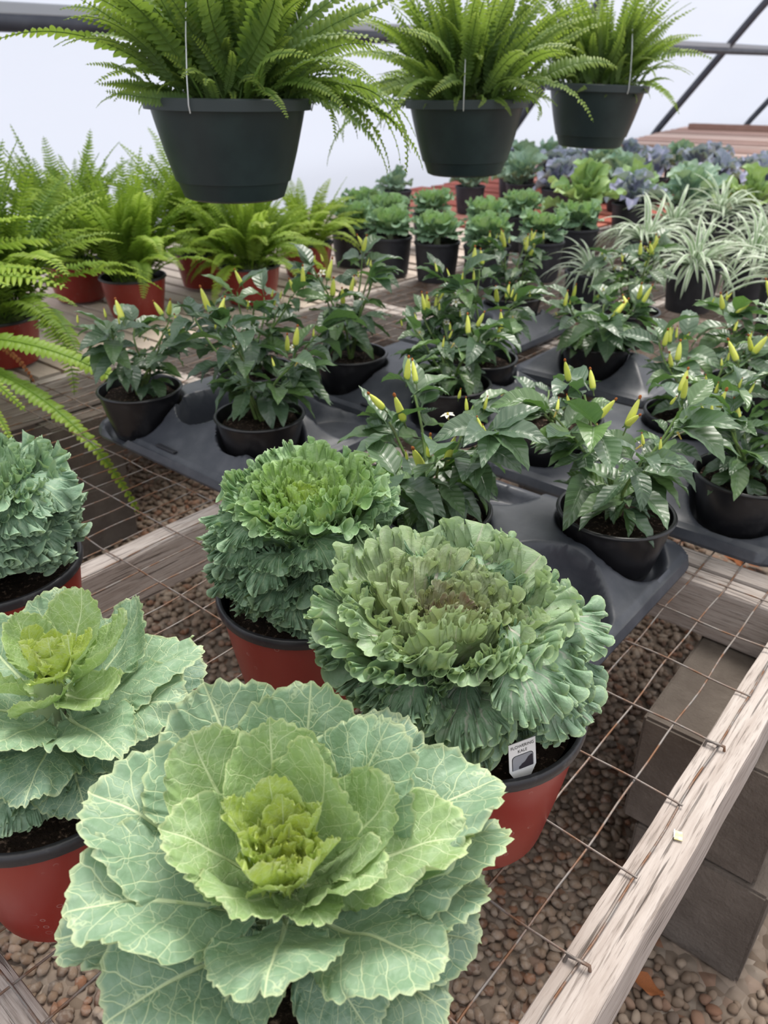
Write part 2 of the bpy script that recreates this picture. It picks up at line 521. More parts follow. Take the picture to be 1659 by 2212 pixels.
# ------------------------------------------------------------------ the greenhouse shell
def build_floor():
    V = [(-30, -10, 0), (30, -10, 0), (30, 40, 0), (-30, 40, 0)]
    fl = structure(link('floor', mesh_data('floor', V, [[0, 1, 2, 3]], smooth=False, mats=[M['gravel_bed']])))
    rng = np.random.default_rng(5)
    bm = bmesh.new()
    bmesh.ops.create_icosphere(bm, subdivisions=2, radius=1)
    ico = np.array([v.co[:] for v in bm.verts])
    icof = np.array([[v.index for v in f.verts] for f in bm.faces])
    bm.free()
    bm = bmesh.new()
    bmesh.ops.create_icosphere(bm, subdivisions=1, radius=1)
    ico1 = np.array([v.co[:] for v in bm.verts])
    icof1 = np.array([[v.index for v in f.verts] for f in bm.faces])
    bm.free()
    def pebble(base):
        d = base.copy()
        for k in range(5):
            n = rng.normal(size=3)
            n /= np.linalg.norm(n)
            lim = rng.uniform(0.55, 0.85)
            pr = d @ n
            over = np.clip(pr - lim, 0, None)
            d -= np.outer(over * 0.85, n)
        return d * np.array([rng.uniform(0.8, 1.25), rng.uniform(0.65, 1.0), rng.uniform(0.5, 0.75)])
    protos_hi = [mesh_data('stone', pebble(ico), icof, mats=[M['gravel_stone']]) for _ in range(10)]
    protos = [pebble(ico1) for _ in range(24)]
    # positions: jittered grid over the ground that shows between and beside the benches
    pts = []
    step = 0.0175
    for (x0, x1, y0, y1, st) in ((0.0, 0.95, 0.42, 1.75, step), (-0.15, 0.0, 0.35, 0.9, step), (-0.85, -0.15, 0.38, 1.05, step), (-1.35, 0.0, 1.05, 2.45, 0.021), (0.0, 0.9, 1.75, 2.2, 0.024)):
        xs = np.arange(x0, x1, st)
        ys = np.arange(y0, y1, st)
        X, Y = np.meshgrid(xs, ys)
        P = np.stack([X.ravel(), Y.ravel()], 1) + rng.uniform(-0.45, 0.45, (X.size, 2)) * st
        keep = (st <= step) | (rng.random(len(P)) < 0.9)
        pts.append(np.c_[P[keep], np.full(keep.sum(), st)])
    P = np.concatenate(pts)
    # the biggest in the photograph: in the aisle, right of the front rail
    t = P[:, 0] * math.cos(YAW) - P[:, 1] * math.sin(YAW)
    s = P[:, 0] * math.sin(YAW) + P[:, 1] * math.cos(YAW)
    inblock = (s > 0.80) & (s < 1.24) & (t > -0.245) & (t < 0.0)
    P, t, s = P[~inblock], t[~inblock], s[~inblock]
    aisle = np.where((P[:, 0] > 0.14) & (P[:, 0] < 0.62) & (P[:, 1] < 0.88) & (P[:, 1] > 0.45) & (t > -0.16))[0]
    order = np.argsort(np.hypot(P[aisle, 0] - 0.42, P[aisle, 1] - 0.5))
    single = aisle[order[:300]]
    for i in single:
        r = P[i, 2] * rng.uniform(0.48, 0.78)
        o = link('stone', protos_hi[rng.integers(10)], fl)
        o.location = (P[i, 0], P[i, 1], r * rng.uniform(0.3, 0.55))
        o.rotation_euler = (rng.uniform(-.5, .5), rng.uniform(-.5, .5), rng.uniform(0, 6.3))
        o.scale = (r, r, r)
    rest = np.setdiff1d(np.arange(len(P)), single)
    nv, nf = len(ico1), len(icof1)
    VV = np.empty((len(rest) * nv, 3))
    sh = np.empty(len(rest) * nv)
    for k, i in enumerate(rest):
        r = P[i, 2] * rng.uniform(0.48, 0.78)
        a = rng.uniform(0, 6.3)
        c, s_ = math.cos(a), math.sin(a)
        q = protos[rng.integers(24)]
        tz = rng.uniform(-.4, .4)
        q = np.stack([q[:, 0] * c - q[:, 1] * s_, q[:, 0] * s_ + q[:, 1] * c, q[:, 2] + tz * q[:, 0]], 1) * r
        VV[k * nv:(k + 1) * nv] = q + np.array([P[i, 0], P[i, 1], r * rng.uniform(0.25, 0.6)])
        sh[k * nv:(k + 1) * nv] = rng.random()
    FF = (np.tile(icof1, (len(rest), 1, 1)) + (np.arange(len(rest)) * nv)[:, None, None]).reshape(-1, 3)
    me = bpy.data.meshes.new('gravel')
    me.vertices.add(len(VV))
    me.vertices.foreach_set('co', VV.ravel())
    me.loops.add(len(FF) * 3)
    me.loops.foreach_set('vertex_index', FF.ravel().astype(np.int32))
    me.polygons.add(len(FF))
    me.polygons.foreach_set('loop_start', (np.arange(len(FF)) * 3).astype(np.int32))
    me.polygons.foreach_set('use_smooth', np.ones(len(FF), bool))
    me.update(calc_edges=True)
    at = me.attributes.new('shade', 'FLOAT', 'POINT')
    at.data.foreach_set('value', sh.astype(np.float32))
    me.materials.append(M['gravel_stone'])
    g = link('gravel', me, fl)
    g['kind'] = 'stuff'
    return fl
floor = build_floor()

def bench_frame(o):
    o.rotation_euler = (0, 0, -YAW)
    return o

# side wall: film over hoops, leaning in as it rises (local x across, y along)
T0 = -5.75
wall_prof = [(T0 - 0.25, -ZB), (T0 - 0.10, -0.15), (T0, 0.0), (T0 + 0.62, 0.80), (T0 + 1.22, 1.57), (T0 + 1.75, 2.2), (T0 + 2.4, 2.8), (T0 + 3.2, 3.3)]
def wall_at(z):
    zs = [p[1] for p in wall_prof]
    ts = [p[0] for p in wall_prof]
    return float(np.interp(z, zs, ts))
def build_wall():
    ys = np.linspace(-9, 34, 87)
    zz = np.concatenate([np.linspace(-ZB, 0, 4), np.linspace(0.1, 3.3, 25)])
    rng = np.random.default_rng(2)
    V = []
    for y in ys:
        for z in zz:
            k = math.sin((y - 0.1) / 4.7 * 2 * math.pi)
            V.append((wall_at(z) + 0.012 * k * 2 + 0.006 * math.sin(7 * y + 3 * z) - 0.05, y, z))
    w = structure(link('wall_left', mesh_data('wall_left', V, grid_faces(len(ys), len(zz)), mats=[M['film']])))
    w.location = (0, 0, ZB)
    bench_frame(w)
    # hoops
    hz = np.linspace(-ZB, 3.3, 40)
    for y in (-5.1, -0.4, 4.3, 9.0, 13.7, 18.3, 22.9):
        P = [(wall_at(z) + 0.03, y, z) for z in hz]
        Vt, Ft = tube(P, 0.055, 10)
        link('hoop', mesh_data('hoop', Vt, Ft, mats=[M['steel']]), w)
    # purlin along the wall: dark pipe with a pale film channel on top
    zp = 1.04
    P = [(wall_at(zp) + 0.12, y, 0.925 + 0.0115 * y) for y in np.linspace(-9, 34, 44)]
    Vt, Ft = tube(P, 0.05, 12)
    link('purlin', mesh_data('purlin', Vt, Ft, mats=[M['steel']]), w)
    ch = box_mesh('film_channel', 0.07, 43, 0.06, M['channel'], 0.008)
    o = link('film_channel', ch, w)
    o.location = (wall_at(zp) + 0.12, 12.5, 0.925 + 0.0115 * 12.5 + 0.035)
    o.rotation_euler = (math.atan(0.0115), 0, 0)
build_wall()

# ------------------------------------------------------------------ benches
def lumber(parent, name, x0, x1, y0, y1, z0, z1, mat, seed, along='y', wob=0.0016):
    """a board between local bounds; its grain runs along its length"""
    if along == 'y':
        me = box_mesh(name, x1 - x0, y1 - y0, z1 - z0, mat, 0.005, wob, max(2, int((y1 - y0) / 0.06)), seed)
        o = link(name, me, parent)
        o.location = ((x0 + x1) / 2, (y0 + y1) / 2, z0)
    else:
        me = box_mesh(name, y1 - y0, x1 - x0, z1 - z0, mat, 0.005, wob, max(2, int((x1 - x0) / 0.06)), seed)
        o = link(name, me, parent)
        o.location = ((x0 + x1) / 2, (y0 + y1) / 2, z0)
        o.rotation_euler = (0, 0, math.pi / 2)
    return o

bench = thing('wire_topped_bench', 'weathered lumber bench with a rusty welded wire top beside the aisle', 'bench', (0, 0, ZB), -YAW)
W_ = M['weathered_wood']
TOP = -0.003
lumber(bench, 'side_rail', -0.139, -0.091, -0.5, 4.4, -0.092, TOP, W_, 1)
lumber(bench, 'side_rail', -1.03, -0.985, -0.5, 4.4, -0.095, TOP, W_, 2)
lumber(bench, 'side_rail', -1.895, -1.85, -0.5, 4.4, -0.095, TOP, W_, 3)
k = 10
for s0 in (0.045, 1.05, 1.10, 1.945, 1.995, 2.90, 3.85):
    for (a, b_) in ((-0.985, -0.139), (-1.85, -1.03)):
        k += 1
        lumber(bench, 'cross_rail', a + .001, b_ - .001, s0, s0 + 0.042, -0.095, TOP - 0.001, W_, k, along='x')
# welded wire: long wires every 5 cm, cross wires twice as far apart
def wire_variants(length, n, axis):
    out = []
    rng = np.random.default_rng(77 + axis)
    for k in range(n):
        u = np.linspace(0, length, int(length / 0.025))
        ph = rng.uniform(0, 6, 6)
        a = 0.0008 * np.sin(u * 21 + ph[0]) + 0.0007 * np.sin(u * 43 + ph[1]) + 0.0016 * np.sin(u * 4.3 + ph[2])
        zz = 0.001 * np.sin(u * 33 + ph[3])
        P = np.stack([a, u, zz], 1) if axis == 1 else np.stack([u, a, zz], 1)
        V, F = tube(P, 0.00125, 6)
        out.append(mesh_data('wire', V, F, mats=[M['wire']]))
    return out
LW = wire_variants(4.72, 5, 1)
for i in range(35):
    o = link('wire', LW[i % 5], bench)
    o.location = (-0.124 - 0.0508 * i, -0.35 + 0.0, 0.0)
CW = wire_variants(1.742, 5, 0)
for j in range(44):
    o = link('wire', CW[j % 5], bench)
    o.location = (-1.862, -0.357 + 0.1088 * j, 0.0022)
# staples over the edge wire
for s_ in (0.404, 0.73):
    P = [(-0.135, s_ - .004, -0.004), (-0.134, s_ - .002, 0.004), (-0.124, s_, 0.0055), (-0.115, s_ + .002, 0.004), (-0.114, s_ + .003, -0.004)]
    V, F = tube(P, 0.0018, 6)
    link('staple', mesh_data('staple', V, F, mats=[M['wire']]), bench)

def block_mesh():
    """concrete block 0.40 long (y), 0.19 wide (x), 0.195 high"""
    xs = [-0.095, -0.062, 0.062, 0.095]
    ys = [-0.2, -0.165, -0.018, 0.018, 0.165, 0.2]
    bm = bmesh.new()
    for i in range(3):
        for j in range(5):
            g = bmesh.ops.create_cube(bm, size=1)['verts']
            for v in g:
                v.co = Vector((xs[i] if v.co.x < 0 else xs[i + 1], ys[j] if v.co.y < 0 else ys[j + 1], (v.co.z + .5) * 0.196))
    bmesh.ops.remove_doubles(bm, verts=bm.verts, dist=1e-5)
    # faces shared by two cells are inside the web
    seen = {}
    for f in bm.faces:
        seen.setdefault(tuple(round(c, 4) for c in f.calc_center_median()), []).append(f)
    bmesh.ops.delete(bm, geom=[f for fs in seen.values() if len(fs) > 1 for f in fs], context='FACES_ONLY')
    bmesh.ops.recalc_face_normals(bm, faces=bm.faces)
    ed = [e for e in bm.edges if len(e.link_faces) == 2 and e.calc_face_angle(0) > 0.5]
    bmesh.ops.bevel(bm, geom=ed, offset=0.004, segments=2, affect='EDGES')
    me = bpy.data.meshes.new('concrete_block')
    bm.to_mesh(me)
    bm.free()
    me.materials.append(M['concrete'])
    return me
BLK = block_mesh()
def block(s_, t_, z, rz, label, group=None):
    o = link('concrete_block', BLK)
    o.location = bw(s_, t_, z)
    o.rotation_euler = (0, 0, -YAW + rz)
    return tag(o, label, 'block', group)
block(1.025, -0.120, -ZB, 0.0, 'dark concrete block on the gravel by the aisle, lower of its pair')
block(1.03, -0.146, -ZB + 0.197, 0.02, 'dark concrete block under the front corner rail, stacked on another by the aisle')
block(0.905, -1.985, -ZB, math.pi / 2, 'grey concrete block on the gravel under the rail by the drooping fern')
block(0.91, -1.99, -ZB + 0.197, math.pi / 2 - 0.02, 'grey concrete block stacked under the rail by the drooping fern')
for (s_, t_) in ((2.05, -1.0), (2.05, -0.125), (3.9, -1.0), (3.9, -0.125)):
    block(s_ + .1, t_, -ZB, 0, 'concrete block under the wire bench, far behind the pepper trays, lower one', 'blocks under the far end of the wire bench, lower ones')
    block(s_ + .1, t_, -ZB + 0.197, 0, 'concrete block under the wire bench, far behind the pepper trays, upper one', 'blocks under the far end of the wire bench, upper ones')

lath_bench = thing('lath_bench', 'long bench of pale and red painted boards running along the film wall', 'bench', (0, 0, ZB), -YAW)
def t_left(s_):
    return -3.45 - max(0, s_ - 3.4) * 0.20
lath = box_mesh('board', 1, 1, 1, M['lath_wood'], 0.0)
rng = random.Random(8)
s_ = 0.15
while s_ < 14.5:
    wd = 0.062 if s_ < 3.3 else 0.15 + min(0.12, (s_ - 3.3) * .02)
    gap = 0.018 if s_ < 3.3 else 0.05 + min(0.06, (s_ - 3.3) * .01)
    tl = t_left(s_) + rng.uniform(-0.05, 0.05)
    tr = (-1.92 if s_ < 4.5 else -0.2) + rng.uniform(-.01, .01)
    o = link('board', lath, lath_bench)
    o.location = ((tl + tr) / 2, s_ + wd / 2, -0.022 + rng.uniform(-.004, .002))
    o.rotation_euler = (0, rng.uniform(-.03, .03) if s_ > 3.3 else 0, math.pi / 2 + rng.uniform(-.008, .008))
    o.scale = (wd, tr - tl, 0.018)
    if 3.4 < s_ < 6.2:
        c = rng.choice([(0.62, 0.20, 0.16), (0.70, 0.28, 0.22), (0.55, 0.18, 0.15), (0.80, 0.42, 0.36)])
    elif s_ >= 6.2:
        c = rng.choice([(0.95, 0.72, 0.66), (0.80, 0.58, 0.52), (1.0, 0.84, 0.78), (0.62, 0.46, 0.42)])
    else:
        c = rng.choice([(1, .95, .9), (.85, .8, .76), (.95, .88, .82)])
    o.color = (*c, 1)
    s_ += wd + gap
for t_ in (-0.3, -1.1, -1.98, -2.7, -3.4):
    lumber(lath_bench, 'support_rail', t_ - .02, t_ + .02, 1.3 if t_ < -1.5 else 4.52, 14.4, -0.115, -0.028, W_, 40 + int(-t_ * 10), wob=0)
for s_ in (1.5, 3.6, 6.0, 9.0, 12.0):
    for t_ in (-0.3, -1.98, -2.7, -3.4):
        if t_ > -1 and s_ < 5:
            continue
        lumber(lath_bench, 'leg', t_ - .045, t_ + .045, s_, s_ + .09, -ZB, -0.113, W_, 60, wob=0)
plank = lumber(lath_bench, 'loose_plank', 0, 0.14, 0, 1.6, 0, 0.05, M['lath_wood'], 91)
plank.location = (-4.0, 9.2, 0.0)
plank.rotation_euler = (0, 0, math.pi / 2 + 0.12)
plank.color = (0.42, 0.33, 0.27, 1)
plank = lumber(lath_bench, 'loose_plank', 0, 0.2, 0, 3.4, 0, 0.08, M['lath_wood'], 92)
plank.location = (-3.6, 14.0, 0.0)
plank.rotation_euler = (0, 0, math.pi / 2 + 0.02)
plank.color = (0.45, 0.32, 0.28, 1)

# ------------------------------------------------------------------ leaves
def unit_bend(V, th):
    """bend a flat leaf (length along y) along the angle profile th(y), then put base at 0 and tip at (0,1,0)"""
    n = 200
    yy = np.linspace(-0.1, 1.3, n)
    ang = th(yy)
    dy = yy[1] - yy[0]
    cy = np.concatenate([[0], np.cumsum(np.cos((ang[1:] + ang[:-1]) / 2) * dy)])
    cz = np.concatenate([[0], np.cumsum(np.sin((ang[1:] + ang[:-1]) / 2) * dy)])
    Y = V[:, 1].copy()
    Z = V[:, 2].copy()
    a = np.interp(Y, yy, ang)
    py = np.interp(Y, yy, cy)
    pz = np.interp(Y, yy, cz)
    o0 = (np.interp(0, yy, cy), np.interp(0, yy, cz))
    o1 = (np.interp(1, yy, cy), np.interp(1, yy, cz))
    V[:, 1] = py - Z * np.sin(a) - o0[0]
    V[:, 2] = pz + Z * np.cos(a) - o0[1]
    d = (o1[0] - o0[0], o1[1] - o0[1])
    L = math.hypot(*d)
    c, s = d[0] / L, d[1] / L
    y, z = V[:, 1].copy(), V[:, 2].copy()
    V[:, 1] = (y * c + z * s) / L
    V[:, 2] = (-y * s + z * c) / L
    V[:, 0] /= L
    return V

def fan_leaf(name, seed, mat, nphi=110, nr=22, asp=0.8, lp=0.14, frill=(), low=(), serr=(50, 0.02), r0=0.6, cup=0.15, th=None, narrow=0.55, tang=0.5, radial=0.4):
    rng = np.random.default_rng(seed)
    pm = math.radians(158)
    phi = np.linspace(-pm, pm, nphi)
    r = 1 - (1 - np.linspace(0, 1, nr)) ** 1.6
    PH, R = np.meshgrid(phi, r, indexing='ij')
    de = 0.10 * (1 - lp)
    B = (1 - lp + de) / 2
    c = B - de
    A = asp / 2
    w = np.clip((R - r0) / (1 - r0), 0, 1) ** 1.4
    z = np.zeros_like(PH)
    dphi = np.zeros_like(PH)
    rad = np.ones_like(PH)
    for (kf, amp) in frill:
        mod = 0.55 + 0.45 * np.sin(kf * .23 * PH + rng.uniform(0, 6.28)) * np.sin(kf * .11 * PH + rng.uniform(0, 6.28))
        for fk in (0.78, 1.0, 1.31):
            p1, p2, p3 = rng.uniform(0, 6.28, 3)
            arg = kf * fk * PH + p1 + 0.6 * np.sin(kf * 0.37 * PH + p2)
            am = amp * 0.72 * mod
            z += am * np.sin(arg) * w
            dphi += tang * am * np.cos(arg + 0.5) * w
            rad += radial * am * np.sin(arg + p3) * w
    for (kf, amp) in low:
        p1 = rng.uniform(0, 6.28)
        z += amp * np.sin(kf * PH + p1) * R ** 2
    ks, As = serr
    tri = np.abs(((PH * ks / (2 * math.pi) + 0.15 * np.sin(5 * PH)) % 1.0) - 0.5) * 2
    rad += As * (tri - 0.5) * R ** 9 + 0.03 * np.sin(4 * PH + rng.uniform(0, 6)) * R ** 3
    ph2 = PH + dphi
    sn, cs = np.sin(ph2), np.cos(ph2)
    qa = (sn / A) ** 2 + (cs / B) ** 2
    qb = -2 * c * cs / B ** 2
    qc = (c / B) ** 2 - 1
    rho = (-qb + np.sqrt(np.maximum(qb * qb - 4 * qa * qc, 0))) / (2 * qa)
    rho = rho * R * rad
    x = rho * sn
    y = rho * cs
    g = narrow + (1 - narrow) * np.clip((y + de) / (0.6 * (1 - lp)), 0, 1)
    x = x * g
    z = z + cup * (x / A) ** 2 * 0.5 - 0.012 * np.exp(-np.abs(x) / 0.03)
    z = z + 0.012 * np.sin(18 * x + 3 * y + seed) * np.sin(15 * y + seed * 2) * (R < 0.98)
    V = np.stack([x, y + lp, z], -1).reshape(-1, 3)
    F = grid_faces(nphi, nr)
    U = np.stack([(PH / pm + 1) / 2, R], -1).reshape(-1, 2)
    U2 = np.stack([x, y + lp], -1).reshape(-1, 2)
    # petiole: a trough widening into the midrib
    m = 9
    yy = np.linspace(0, lp + 0.45 * (1 - lp), m)
    a = np.linspace(0, math.pi, 6)
    wd = np.interp(yy, [0, lp, yy[-1]], [0.028, 0.022, 0.004])
    Pv = np.stack([wd[:, None] * np.cos(a)[None], np.repeat(yy[:, None], 6, 1), -wd[:, None] * np.sin(a)[None] * 0.9 - 0.008], -1).reshape(-1, 3)
    Pf = grid_faces(m, 6) + len(V)
    V = np.concatenate([V, Pv])
    F = np.concatenate([F, Pf])
    U = np.concatenate([U, np.tile([[0.5, 0.0]], (len(Pv), 1))])
    U2 = np.concatenate([U2, Pv[:, :2]])
    V = unit_bend(V, th or (lambda q: 0.5 * q))
    return mesh_data(name, V, F, uv=U, uv2=U2, mats=[mat])

def leaf_matrix(base, tip, width=1.0, roll=0.0, thick=1.0):
    base, tip = Vector(base), Vector(tip)
    d = tip - base
    L = d.length
    y = d / L
    up = Vector((0, 0, 1))
    n = up - y * y.dot(up)
    if n.length < 0.08:
        n = Vector((0.3, -1, 0)) - y * y.dot(Vector((0.3, -1, 0)))
    n.normalize()
    if roll:
        n = Matrix.Rotation(roll, 3, y) @ n
    x = y.cross(n)
    m = Matrix.Identity(4)
    for i in range(3):
        m[i][0] = x[i] * L * width
        m[i][1] = y[i] * L
        m[i][2] = n[i] * L * thick
        m[i][3] = base[i]
    return m

def put_leaf(parent, me, base, tip, width=1.0, col=None, roll=0.0, name='leaf', thick=1.0):
    o = link(name, me, parent, leaf_matrix(base, tip, width, roll, thick))
    if col:
        o.color = (*col, 1)
    return o

def lerp3(a, b, f):
    return tuple(a[i] + (b[i] - a[i]) * f for i in range(3))

# ------------------------------------------------------------------ pots
def pot_parts(R, H, rb, wall_mat, rim_mat, rim_h=0.010, lip=0.004, soil_drop=0.02, band=False, n=56):
    Vb, Fb = lathe([(0.0005, 0.004), (rb * .8, 0.004), (rb - 0.003, 0), (rb, 0.002), (rb + (R - rb) * .15, H * .14), (rb + (R - rb) * .55, H * .55), (R - lip, H - rim_h), (R - lip, H - rim_h + .001)], n)
    Vr, Fr = lathe([(R - lip - .001, H - rim_h), (R, H - rim_h), (R + .0012, H - rim_h * .5), (R, H - .001), (R - .0015, H), (R - .005, H - .001), (R - .0065, H - .006), (rb + (R - rb) * .5 - .003, H * .5), (rb * .95 - .003, H * .1)], n)
    pot = mesh_data('pot', Vb, Fb, mats=[wall_mat], sharp=40)
    rim = mesh_data('rim', Vr, Fr, mats=[rim_mat], sharp=50)
    rs = R - lip - 0.006 - (R - rb) * soil_drop / H
    rngp = np.random.default_rng(int(R * 1e4))
    prof = np.linspace(0.0005, rs, 9)
    Vs, Fs = lathe(np.c_[prof, np.full(9, H - soil_drop)], 36)
    Vs[:, 2] += rngp.uniform(-.0022, .0022, len(Vs)) + 0.003 * np.cos(Vs[:, 0] / rs * 2.5)
    soil = mesh_data('soil', Vs, Fs, mats=[M['soil']])
    return pot, rim, soil

RED = pot_parts(0.100, 0.150, 0.074, M['red_plastic'], M['pot_rim'], rim_h=0.012, soil_drop=0.016)
REDLOW = pot_parts(0.104, 0.125, 0.080, M['red_plastic'], M['pot_rim'], rim_h=0.008)
NURSERY = pot_parts(0.086, 0.145, 0.070, M['grey_black_plastic'], M['grey_black_plastic'], rim_h=0.012, lip=0.003)
SMALL = pot_parts(0.0865, 0.100, 0.062, M['black_plastic'], M['black_plastic'], rim_h=0.006, lip=0.003, soil_drop=0.018)

def add_pot(p, parts):
    pot = link('pot', parts[0], p)
    link('rim', parts[1], pot)
    link('soil', parts[2], p)

# ------------------------------------------------------------------ ornamental cabbages
TH_CUP = lambda q: 0.9 * q
TH_FLAT = lambda q: 0.35 * np.sin(q * 3.0)
TH_REFLEX = lambda q: 0.9 * np.clip(q, 0, .5) - 1.1 * np.clip(q - .45, 0, None)
TH_DROOP = lambda q: -0.9 * q
CM = M['cabbage_leaf']
CAB = {'cup': [], 'flat': [], 'reflex': [], 'droop': []}
for kk, (key, th, cup) in enumerate((('cup', TH_CUP, 0.28), ('flat', TH_FLAT, 0.16), ('reflex', TH_REFLEX, 0.12), ('droop', TH_DROOP, 0.05))):
    for v in range(3):
        CAB[key].append(fan_leaf('leaf', 100 + kk * 10 + v, CM, 260, 24, asp=0.86, lp=0.10, frill=((12, 0.030), (29, 0.022), (62, 0.013)), low=((3, 0.045), (6, 0.045)), serr=(66, 0.032), r0=0.72, cup=cup, th=th, narrow=0.36))
HEART = [fan_leaf('leaf', 190 + v, CM, 150, 20, asp=0.9, lp=0.08, frill=((20, 0.07), (47, 0.045)), low=((4, 0.06),), serr=(70, 0.05), r0=0.5, cup=0.5, th=TH_CUP, narrow=0.5) for v in range(3)]

def kale_set(mat, hi=True, seed=300):
    n1, n2 = (900, 17) if hi else (120, 8)
    fr = ((12, 0.045), (36, 0.050), (78, 0.042), (150, 0.020)) if hi else ((9, 0.11), (19, 0.09))
    S = {}
    for kk, (key, th, cup) in enumerate((('cup', TH_CUP, 0.25), ('reflex', TH_REFLEX, 0.1), ('droop', TH_DROOP, 0.0))):
        S[key] = [fan_leaf('leaf', seed + kk * 10 + v, mat, n1, n2, asp=1.0, lp=0.08, frill=fr, low=((3, 0.05),), serr=(140, 0.02) if hi else (26, 0.08), r0=0.74 if hi else 0.6, cup=cup, th=th, narrow=0.42, tang=1.0, radial=0.5) for v in range(3)]
    if hi:
        S['ruff'] = [fan_leaf('leaf', seed + 33 + v, mat, n1, n2, asp=1.15, lp=0.06, frill=((11, 0.08), (33, 0.085), (72, 0.065), (140, 0.03)), low=((3, 0.06),), serr=(140, 0.02), r0=0.62, cup=-0.1, th=TH_DROOP, narrow=0.5, tang=1.0, radial=0.5) for v in range(3)]
    return S
KALE = kale_set(M['kale_leaf'])
KALEP = kale_set(M['purple_vein_kale_leaf'], True, 340)
KALE_LO = kale_set(M['kale_leaf'], False, 380)

OUT_G = (0.215, 0.345, 0.205)
BLUE_G = (0.15, 0.265, 0.190)
MID_G = (0.31, 0.44, 0.12)
YEL_G = (0.47, 0.56, 0.05)

def stalk(parent, p0, p1, r, mat=None):
    p0, p1 = np.array(p0, float), np.array(p1, float)
    P = p0 + (p1 - p0) * np.linspace(0, 1, 8)[:, None]
    V, F = tube(P, np.linspace(r * 1.1, r, 8), 10)
    link('stem', mesh_data('stem', V, F, mats=[mat or M['kale_stem']]), parent)

def cabbage(name, label, loc, leaves, stem_top, seed, heart_at, heart_n=11, heart_r=0.03, skirt=None):
    p = thing(name, label, 'cabbage', Vector(loc) + Vector((0, 0, ZB + .003)))
    add_pot(p, RED)
    rg = random.Random(seed)
    stalk(p, (0, 0, 0.13), stem_top, 0.012)
    for (bx, by, bz, tx, ty, tz, kind, width, c) in leaves:
        put_leaf(p, rg.choice(CAB[kind]), (bx, by, bz), (tx, ty, tz), width * rg.uniform(.84, .98), c, rg.uniform(-.26, .26))
    for i in range(skirt or 0):
        a = i * 2.39996
        rr = rg.uniform(.082, .094)
        put_leaf(p, rg.choice(KALE['droop']), (.035 * math.cos(a), .035 * math.sin(a), .172), (rr * math.cos(a), rr * math.sin(a), .158 + .012 * rg.random()), 1.1, lerp3((0.14, 0.25, 0.17), (0.17, 0.29, 0.19), rg.random()), rg.uniform(-.3, .3))
    hx, hy, hz = heart_at
    for i in range(heart_n):
        a = i * 2.4 + 0.4
        q = (i + 0.5) / heart_n
        rr = heart_r * (0.12 + 0.9 * q)
        L = 0.020 + 0.020 * q
        b = (hx + 0.3 * rr * math.cos(a), hy + 0.3 * rr * math.sin(a), hz - 0.03)
        t = (hx + rr * math.cos(a), hy + rr * math.sin(a), hz - 0.022 + L)
        put_leaf(p, rg.choice(HEART), b, t, 0.85, lerp3((0.50, 0.58, 0.05), (0.45, 0.56, 0.08), q), rg.uniform(-.4, .4))
    return p

# big cabbage in front: leaf tips measured from the foot of its pot
A0 = (-0.065, 0.345)
A_L = []
def addA(tip, kind, width, c, zb, br):
    d = np.array([tip[0], tip[1] + 0.02])
    d = d / (np.linalg.norm(d) + 1e-6)
    A_L.append((d[0] * br, d[1] * br - 0.018, zb, *tip, kind, width, c))
for tip, kind, w_ in (((0.132, -0.018, 0.185), 'reflex', 0.95), ((0.124, -0.038, 0.155), 'reflex', 0.90), ((-0.153, -0.031, 0.165), 'flat', 1.00), ((-0.095, -0.097, 0.185), 'reflex', 1.10), ((0.057, -0.090, 0.150), 'droop', 1.00), ((-0.046, -0.110, 0.165), 'droop', 1.10), ((0.104, -0.071, 0.140), 'reflex', 1.00), ((-0.118, 0.063, 0.220), 'flat', 0.95), ((0.083, 0.096, 0.230), 'flat', 0.85)):
    addA(tip, kind, w_, lerp3(BLUE_G, OUT_G, .3), 0.155, 0.012)
for tip, kind, w_ in (((-0.070, 0.093, 0.270), 'cup', 1.05), ((0.012, 0.077, 0.280), 'cup', 1.05), ((0.072, 0.043, 0.275), 'flat', 0.95), ((0.142, 0.037, 0.235), 'reflex', 0.85), ((0.146, 0.014, 0.200), 'reflex', 0.85), ((0.098, -0.082, 0.200), 'reflex', 1.10), ((0.001, -0.110, 0.225), 'reflex', 1.20), ((-0.126, -0.054, 0.225), 'reflex', 1.10), ((-0.132, 0.022, 0.240), 'flat', 1.05)):
    addA(tip, kind, w_, lerp3(OUT_G, BLUE_G, .25), 0.175, 0.010)
for tip, kind, w_ in (((-0.067, 0.032, 0.280), 'cup', 0.95), ((-0.009, 0.033, 0.290), 'cup', 0.90), ((0.028, 0.007, 0.295), 'cup', 0.90), ((0.068, -0.008, 0.275), 'cup', 0.80), ((0.117, -0.017, 0.245), 'flat', 0.95), ((0.062, -0.050, 0.250), 'flat', 0.95), ((-0.030, -0.078, 0.255), 'flat', 1.00), ((-0.069, -0.026, 0.260), 'flat', 0.90), ((0.030, -0.072, 0.235), 'flat', 0.80)):
    addA(tip, kind, w_, lerp3(OUT_G, MID_G, .55), 0.195, 0.006)
for tip, kind, w_ in (((-0.006, -0.012, 0.285), 'cup', 0.80), ((0.023, -0.022, 0.275), 'cup', 0.60), ((-0.032, -0.019, 0.275), 'cup', 0.65), ((0.003, -0.067, 0.255), 'cup', 0.95), ((0.036, -0.043, 0.265), 'cup', 0.60), ((-0.017, -0.046, 0.270), 'cup', 0.50)):
    addA(tip, kind, w_, lerp3(MID_G, YEL_G, .5), 0.222, 0.004)
cabA = cabbage('potted_cabbage', 'large open pale green ornamental cabbage with a small yellow heart, its pot hidden by leaves', (*A0, 0), A_L, (0, -.018, .222), 3, (0.004, -0.036, 0.252), 13, 0.026)

